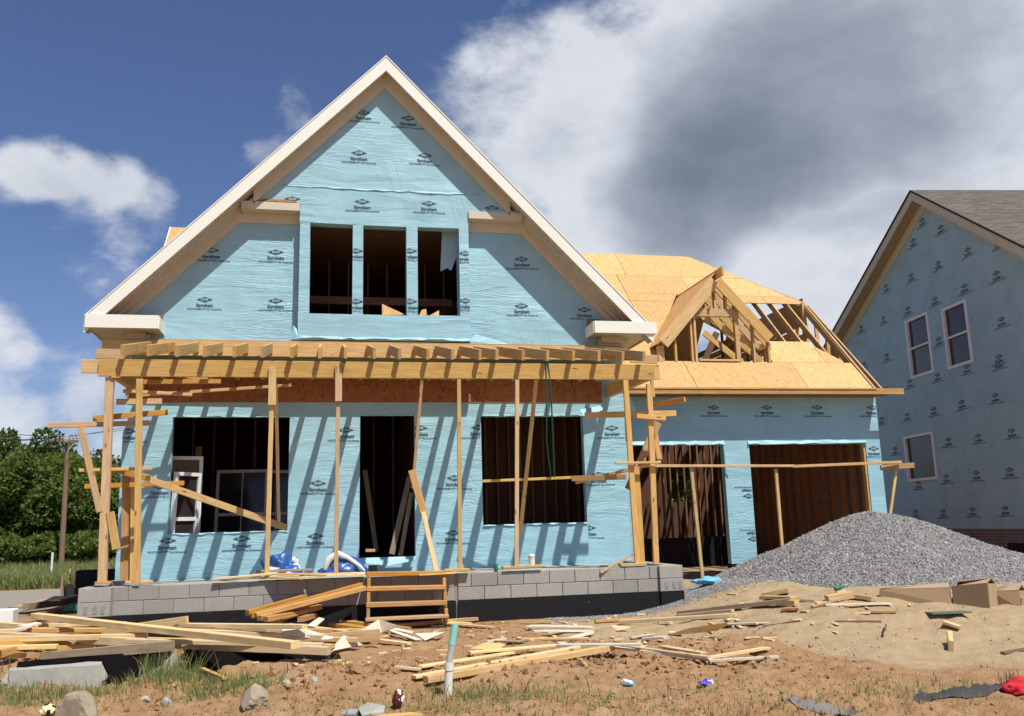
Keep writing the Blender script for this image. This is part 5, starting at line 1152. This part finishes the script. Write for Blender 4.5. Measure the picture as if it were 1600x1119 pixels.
# fallen concrete post
p = at(12, 1065, 9.6)-Vector((0, 0, .11)); q = at(158, 1053, 9.8)-Vector((0, 0, .11)); cb = board('concrete_lintel', p+Vector((0, 0, .11)), q+Vector((0, 0, .11)), .22, .20, M_CONC, None, segs=6, jit=.012); tag(cb, 'chipped grey concrete post lying in the weeds at lower left', 'concrete post')
for t in (0, 1): P_ = p.lerp(q, t)+Vector((0, 0, .10)); s_ = sack('chipped_end', P_, .05, .10, .10, 3+t, [M_CONC], None, .4, .9, facets=8); s_.pop('category', None) if 'category' in s_ else None; s_.pop('label', None) if 'label' in s_ else None; s_.parent = cb; s_.matrix_parent_inverse = WM[cb.name].inverted()
pts = [at(220, 1060, 9.8), at(234, 1055, 9.85), at(250, 1046, 9.9), at(262, 1034, 9.95), at(272, 1026, 10.0)]
V = []; Fc = []
for p in pts: V += [p+Vector((0, .03, .03)), p+Vector((.02, 0, -.14)), p+Vector((.03, .07, -.14)), p+Vector((.02, .09, .03))]
for i_ in range(4):
    for k in range(4): a = i_*4; Fc.append((a+k, a+4+k, a+4+(k+1) % 4, a+(k+1) % 4))
Fc += [(3, 2, 1, 0), (16, 17, 18, 19)]
tag(link('broken_kerb', mesh('broken_kerb', V, Fc), None, None, M_CONC), 'curved broken piece of concrete edging beside the dug trench', 'concrete piece')
# middle: white sheet offcuts and boards
def SL_(P, label, m_=M_TRIMW, th=.014, name='sheet_offcut', cat='sheet offcut'): return slab(name, [onG(x, y, z) for x, y, z in P], th, m_, label, cat)
SL_([(560, 989, .14), (592, 969, .24), (622, 979, .16), (596, 990, .08)], 'largest white sheet offcut resting on the planks left of the steps')
SL_([(512, 1019, .03), (536, 993, .16), (566, 1008, .05)], 'white triangular sheet offcut at the end of the left heap')
SL_([(600, 984, .10), (607, 983, .11), (660, 1001, .02), (648, 1001, .02)], 'narrow white strip right of the largest white offcut')
SL_([(613, 981, .10), (646, 988, .06), (644, 992, .05), (612, 985, .09)], 'short white strip just behind the narrow one')
SL_([(648, 991, .06), (695, 989, .04), (664, 1002, .02)], 'pale triangular sheet offcut left of the upright pipe')
SL_([(440, 983, .24), (474, 983, .24), (520, 998, .16), (505, 1000, .14), (440, 990, .22)], 'white plank-like offcut on the right part of the left heap')
SL_([(480, 979, .22), (499, 966, .28), (507, 968, .28), (492, 981, .22)], 'small white offcut standing on the left heap below the lumber stack')
GB((456, 967, .12), (560, 972, .06), .04, .12, M_LUM, 'short board sticking right from under the lumber stack')
GB((520, 975, .06), (572, 983, .04), .05, .14, M_LUMO, 'broad orange offcut left of the largest white offcut')
GB((572, 968, .03), (700, 963, .03), .05, .12, M_LUM, 'board lying at the foot of the wooden steps', bow=0)
GB((600, 979, .03), (745, 967, .03), .05, .10, M_LUM, 'stud lying in front of the steps, ending right of them')
GB((500, 964, .04), (600, 976, .04), .06, .09, M_PALE, 'stud angled below the leaned lumber stack')
GB((545, 972, .09), (640, 983, .05), .04, .08, M_LUM, 'stick crossing behind the largest white offcut')
GB((690, 974, .01), (770, 980, .01), .02, .10, M_LUM, 'thin board right of the upright pipe top')
# pipe
p0 = onG(699, 1090, -.02); pY = p0.y
pipe = thing('stub_pipe', p0, 'leaning upright plastic pipe, white below and faded green above, in the foreground grass', 'pipe')
pj = at(702, 1036, pY); ptp = at(711, 976, pY+.06)
tube('lower_pipe', [p0-Vector((0, 0, .1)), pj], .037, M_PVC, pipe, 14); tube('joint_collar', [pj-(pj-p0).normalized()*.06, pj+Vector((0, 0, .004))], .043, M_PVC, pipe, 14)
tube('upper_pipe', [pj, pj.lerp(ptp, .45)], .030, M_CONC, pipe, 14); tube('painted_pipe_top', [pj.lerp(ptp, .45), ptp], .033, M_PVCG, pipe, 14)
# right of the pipe
for a in [((617, 1042, .01), (658, 1046, .01), .02, .06, M_PALE, 'thin short slat left of the upright pipe foot'),
          ((655, 1042, .02), (800, 1020, .04), .025, .08, M_PALE, 'thin pale slat passing behind the upright pipe'),
          ((646, 1058, .02), (905, 1011, .08), .03, .09, M_PALE, 'long pale slat crossing just behind the pipe, ending near the middle'),
          ((665, 1062, .04), (956, 1012, .08), .06, .09, M_LUM, 'thick warm stud in front of the long pale slat'),
          ((733, 1020, .04), (884, 1007, .06), .025, .10, M_PALE, 'wide slat lying behind the thick stud'),
          ((872, 1008, .07), (1002, 1007, .08), .02, .12, M_TRIMW, 'whitish slat lying level where the long slats meet'),
          ((948, 1006, .09), (1108, 1027, .04), .02, .07, M_PALE, 'upper of two curved slats running down right from the middle'),
          ((955, 1011, .08), (1112, 1031, .02), .02, .06, M_TRIMW, 'lower of two curved slats running down right from the middle'),
          ((1106, 1028, .02), (1200, 1012, .02), .02, .07, M_PALE, 'slat rising right over the sand'),
          ((1108, 1033, .01), (1216, 1026, .01), .02, .06, M_TRIMW, 'level slat ending furthest right on the sand'),
          ((1035, 1010, .01), (1100, 1021, .01), .02, .10, M_PALE, 'wide short slat behind the curved slats'),
          ((875, 1004, .05), (890, 1010, .06), .02, .09, M_TRIMW, 'tiny whitish slat end near the middle'),
          ((826, 979, .03), (926, 981, .03), .03, .16, M_TRIMW, 'broad whitish plank in front of the black wall base'),
          ((832, 986, .01), (925, 986, .01), .02, .10, M_TRIMW, 'thin whitish plank just in front of the broad one'),
          ((816, 999, .01), (920, 998, .01), .03, .06, M_PALE, 'narrow slat below the broad whitish plank'),
          ((893, 997, .01), (922, 989, .01), .015, .12, M_TRIMW, 'short white piece angled below the broad plank'),
          ((760, 1003, .01), (790, 998, .01), .02, .06, M_TRIMW, 'small white stick right of the pipe'),
          ((812, 972, .01), (862, 971, .01), .02, .06, M_LUM, 'thin stick at the foot of the black wall base'),
          ((985, 996, .01), (1022, 991, .01), .015, .06, M_TRIMW, 'small thin slat right of the middle'),
          ((1006, 998, .01), (1040, 996, .02), .03, .10, M_TRIMW, 'small thick white offcut right of the middle'),
          ((1046, 988, .01), (1066, 990, .01), .02, .10, M_TRIMW, 'little white piece at the left tip of the wedge board'),
          ((1130, 976, .01), (1186, 974, .01), .02, .12, M_TRIMW, 'bright white plank end on the sand'),
          ((968, 972, .02), (1150, 961, .02), .05, .10, M_PALE, 'long stud on the dirt near the right end of the block wall'),
          ((930, 971, .01), (1000, 966, .01), .03, .08, M_LUMO, 'brown stick left of the long stud by the wall end'),
          ((1060, 958, .01), (1236, 938, .03), .06, .12, M_GREYW, 'long brown board leading from the wall end towards the gravel heap'),
          ((1060, 962, .01), (1145, 954, .01), .04, .08, M_LUM, 'short stud alongside the long brown board'),
          ((1190, 930, .03), (1232, 922, .04), .06, .12, M_LUM, 'upper of two orange offcuts at the foot of the gravel heap'),
          ((1192, 933, .02), (1240, 934, .02), .04, .12, M_LUM, 'lower of two orange offcuts at the foot of the gravel heap'),
          ((1215, 942, .02), (1245, 942, .02), .07, .12, M_LUM, 'small block at the right end of the long brown board'),
          ((1222, 953, .0), (1247, 952, .0), .03, .10, M_OSBR, 'reddish chip in front of the small block'),
          ((1292, 936, .02), (1330, 929, .04), .09, .14, M_LUM, 'bright orange block below the green bottle'),
          ((1332, 931, .02), (1362, 935, .02), .05, .10, M_LUM, 'flat orange offcut right of the bright block'),
          ((1288, 945, .0), (1392, 943, .02), .02, .10, M_TRIMW, 'thin whitish slat half buried in the sand'),
          ((1250, 938, .0), (1272, 939, .0), .03, .06, M_GREYW, 'small dark stick left of the bright orange block'),
          ((1268, 948, .0), (1298, 941, .0), .02, .08, M_LUMO, 'splinter lying left of the half buried slat'),
          ((1362, 956, .0), (1400, 956, .0), .03, .08, M_LUMO, 'brown half buried stick in the middle of the sand'),
          ((1306, 971, -.012), (1376, 971, -.012), .02, .05, M_DARKW, 'dark sliver buried level in the sand'),
          ((1192, 979, -.01), (1250, 970, -.01), .02, .05, M_DARKW, 'dark sliver at the left part of the sand'),
          ((1566, 1020, .0), (1602, 1014, .0), .02, .05, M_DARKW, 'dark sliver at the right edge of the sand'),
          ((1383, 985, .06), (1384, 976, .02), .012, .02, M_DARKW, 'tiny upright twig in the sand')]:
    GB(*a)
SL_([(735, 1015, .03), (760, 1005, .05), (790, 1008, .04), (778, 1018, .03)], 'thin square plywood offcut right of the upright pipe', M_PALE)
SL_([(930, 984, .02), (955, 978, .04), (985, 981, .05), (965, 986, .02)], 'diamond-shaped plywood offcut in the middle of the dirt', M_PALE)
SL_([(770, 1003, .02), (825, 1001, .03), (810, 1005, .02)], 'dark thin sheet scrap right of the pipe', M_GREYW)
SL_([(1050, 993, .02), (1082, 984, .10), (1138, 976, .14), (1120, 986, .08)], 'long wedge-shaped board propped over the dirt edge', M_PALE, .03)
# blocks on the sand
GB((1474, 972, .04), (1500, 980, .02), .03, .13, M_PALE, 'upper small wood block on the sand', 'wood_block', 'wood block')
GB((1484, 994, .05), (1486, 1010, .04), .05, .12, M_PALE, 'lower small square wood block on the sand', 'wood_block', 'wood block', (1, 0, 0))
GB((1450, 958, .02), (1512, 956, .05), .02, .16, flat('dull_green_board', (.12, .16, .10)), 'dull green board lying on the sand', 'green_board')
# cardboard
def carton(a, b_, h, dpt, label, open_=True, sk=0.):
    p = onG(a[0], a[1]); q = onG(b_[0], b_[1]); z = min(p.z, q.z); d = (q-p); d.z = 0; d.normalize(); n = Vector((-d.y, d.x, 0)); up = Vector((sk, 0, 1)).normalized()
    r = thing('cardboard_box', p, label, 'cardboard box'); p.z = q.z = z-.02
    def wl(nm, A, B, C_, D_):
        V = [A, B, C_, D_]; nn = (B-A).cross(C_-A).normalized()*.008; V2 = [v+nn for v in V]; link(nm, mesh(nm, V+V2, [(0, 1, 2, 3), (7, 6, 5, 4), (0, 4, 5, 1), (1, 5, 6, 2), (2, 6, 7, 3), (3, 7, 4, 0)]), None, r, M_CARD)
    j = lambda: Vector((random.uniform(-.03, .03), random.uniform(-.03, .03), random.uniform(-.03, .03)))
    tp = [p+up*h+j(), q+up*h+j(), q+n*dpt+up*h+j(), p+n*dpt+up*h+j()]; bt = [p, q, q+n*dpt, p+n*dpt]
    for k in range(4): wl('side', bt[k], bt[(k+1) % 4], tp[(k+1) % 4], tp[k])
    wl('flap', tp[0], tp[1], tp[1]+n*dpt*.45+Vector((0, 0, .05)), tp[0]+n*dpt*.5-Vector((0, 0, .02)))
    wl('flap', tp[3], tp[2], tp[2]-n*dpt*.45+Vector((0, 0, .08)), tp[3]-n*dpt*.5+Vector((0, 0, .0)))
    return r, p, q, up, n
carton((1375, 932), (1486, 943), .19, .45, 'flattened long brown cardboard box lying right of centre on the sand')
r, p, q, up, n = carton((1490, 943), (1546, 950), .30, .32, 'upright brown cardboard box with a small printed label', True, -.06)
u = (q-p).normalized(); a = p+u*.02-n*.006
me = mesh('paper_label', [a+Vector((0, 0, .02)), a+u*.10+Vector((0, 0, .02)), a+u*.10+Vector((0, 0, .10)), a+Vector((0, 0, .10))], [(0, 1, 2, 3)]); pl_ = link('paper_label', me, None, r, M_WSACK)
carton((1551, 946), (1592, 947), .19, .35, 'smaller brown cardboard box right of the labelled one', True, .1)
carton((1594, 946), (1630, 946), .12, .3, 'brown cardboard box cut by the right edge of the picture')
p = onG(1305, 926); bt = lathe('green_bottle', [(.03, 0), (.033, .02), (.033, .08), (.015, .12), (.013, .15)], 12, M_GREEN, Matrix.Translation(p+Vector((0, 0, .05))) @ Matrix.Rotation(1.4, 4, 'Y')); tag(bt, 'green bottle lying at the foot of the gravel heap', 'bottle')
# cloths
p = onG(1592, 1082); sack('red_cloth', p+Vector((.05, 0, .03)), .17, .10, .085, 13, [M_RED], 'bunched red cloth at the lower right edge', .28, .4, 'cloth')
def cloth(P, n, label, m_, name, amp=.02):
    V = []; Fc = []; A, B, C_, D_ = [Vector(onG(*q)) for q in P]
    for i_ in range(n+1):
        for j in range(7):
            t = i_/n; s = j/6; w = 1-.35*abs(math.sin(t*5+.5)); e = .5+(s-.5)*w; v = (A*(1-t)+B*t)*(1-e)+(D_*(1-t)+C_*t)*e
            v = Vector((v.x, v.y, HH(v.x, v.y)+.008+amp*abs(math.sin(i_*1.3+j*2.1))*(0 if j in (0, 6) else 1))); V.append(v)
    for i_ in range(n):
        for j in range(6): a = i_*7+j; Fc.append((a, a+7, a+8, a+1))
    return tag(link(name, mesh(name, V, Fc, True), None, None, m_), label, 'cloth')
cloth([(1425, 1096), (1592, 1078), (1590, 1070), (1440, 1082)], 22, 'long strip of charcoal cloth lying left of the red one', M_CHAR, 'dark_cloth', .04)
cloth([(1240, 1108), (1350, 1116), (1300, 1104), (1215, 1095)], 10, 'grey rag on the dirt at the bottom right of centre', flat('grey_rag', (.20, .18, .17)), 'grey_rag', .025)
# stones
for (px, py, sx, sy, sz, sd, l) in ((124, 1119, .19, .15, .19, 2, 'big flat-topped rock at the bottom left'), (398, 1095, .13, .11, .12, 6, 'grey and brown rock left of centre in the foreground'), (258, 1100, .055, .05, .05, 9, 'small pale square stone between the two big rocks'), (490, 1063, .04, .035, .035, 4, 'small whitish stone beside the turned dirt'), (448, 1070, .05, .04, .04, 5, 'small brown stone left of the whitish one'), (226, 1094, .05, .04, .03, 7, 'small tan stone by the bottom left rock'), (1013, 1032, .09, .07, .06, 15, 'lump of clay under the curved slats'), (556, 1052, .10, .08, .07, 16, 'largest lump of turned clay left of the pipe')):
    p = onG(px, py); sack('rock', p+Vector((0, 0, sz*.25)), sx, sy, sz, sd, [M_STONE if sx > .06 else M_CONC] if sd < 15 else [M_CLOD], l, .30 if sd < 7 else .42, .75, 'rock', .25 if sd < 10 else .2, facets=14)
p = onG(74, 1116); sack('yellow_litter', p+Vector((0, 0, .03)), .06, .05, .05, 8, [flat('yellow_plastic', (.7, .7, .35)), M_BLACK], 'small yellow and black litter beside the bottom left rock', .3, .5, 'litter')
p = onG(980, 1070); sack('pale_blue_litter', p+Vector((0, 0, .015)), .055, .05, .03, 21, [M_WSACK, M_CYAN], 'pale blue and white crumpled wrapper in the foreground dirt', .4, .5, 'litter')
p = onG(1104, 1070); sack('purple_litter', p+Vector((0, 0, .015)), .075, .05, .03, 22, [M_PURP, M_WSACK], 'purple and white crumpled wrapper in the foreground dirt', .4, .5, 'litter')
p = onG(622, 1104); sack('brown_can', p+Vector((0, 0, .05)), .045, .04, .07, 23, [flat('maroon_foil', (.10, .02, .02), .4), M_WSACK], 'crushed maroon and white drink can in the grass', .3, .8, 'litter')
SL_([(560, 1109, .02), (575, 1100, .03), (602, 1105, .02), (600, 1116, .02), (565, 1119, .02)], 'pale grey flat slab scrap at the bottom edge', M_CONC)
SL_([(532, 1117, .02), (545, 1110, .02), (560, 1111, .02), (556, 1119, .02)], 'small bluish plastic scrap at the bottom edge', M_STEEL)
GB((590, 1121, .0), (650, 1116, .0), .02, .12, M_LUM, 'orange board tip at the bottom edge')
# blue scrap by the stake
p = onG(1106, 913); sack('blue_wrap_scrap', p+Vector((0, 0, .04)), .22, .12, .07, 31, [M_CYAN], 'bundle of blue wrap at the foot of the left rail stake', .4, .5, 'wrap scrap')
# dark brush at left end by the sand, plus a twiggy weed by the red cloth
x = rg.normal(5.75, .05, 40); y = rg.normal(7.9, .05, 40); p = onG(1578, 1068); grass('dry_twigs', np.stack([rg.normal(p.x, .05, 50), rg.normal(p.y, .05, 50), np.full(50, p.z)], 1), rg.uniform(.05, .2, 50), .002, M_CHAR, 'dark dry twigs behind the red cloth')
# small wood chips and litter of the site (uncountable)
n = 170; x = rg.uniform(-3.2, 7.5, n); y = rg.uniform(9.6, 13.1, n)
V = []; Fc = []
for i_ in range(n):
    p = Vector((x[i_], y[i_], HH(x[i_], y[i_])+.012)); a = rg.uniform(0, 3.14); Lh = rg.uniform(.02, .11); w = rg.uniform(.008, .03); d = Vector((math.cos(a), math.sin(a)*1, 0)); e = Vector((-d.y, d.x, 0)); t = Vector((0, 0, rg.uniform(.004, .012)))
    k = len(V); V += [p-d*Lh-e*w-t, p+d*Lh-e*w-t, p+d*Lh+e*w-t, p-d*Lh+e*w-t, p-d*Lh-e*w+t, p+d*Lh-e*w+t, p+d*Lh+e*w+t, p-d*Lh+e*w+t]; Fc += [tuple(k+q for q in f) for f in BOXF]
tag(link('wood_chips', mesh('wood_chips', V, Fc), None, None, M_PALE), 'small chips and splinters of wood strewn over the dirt', None, None, 'stuff')
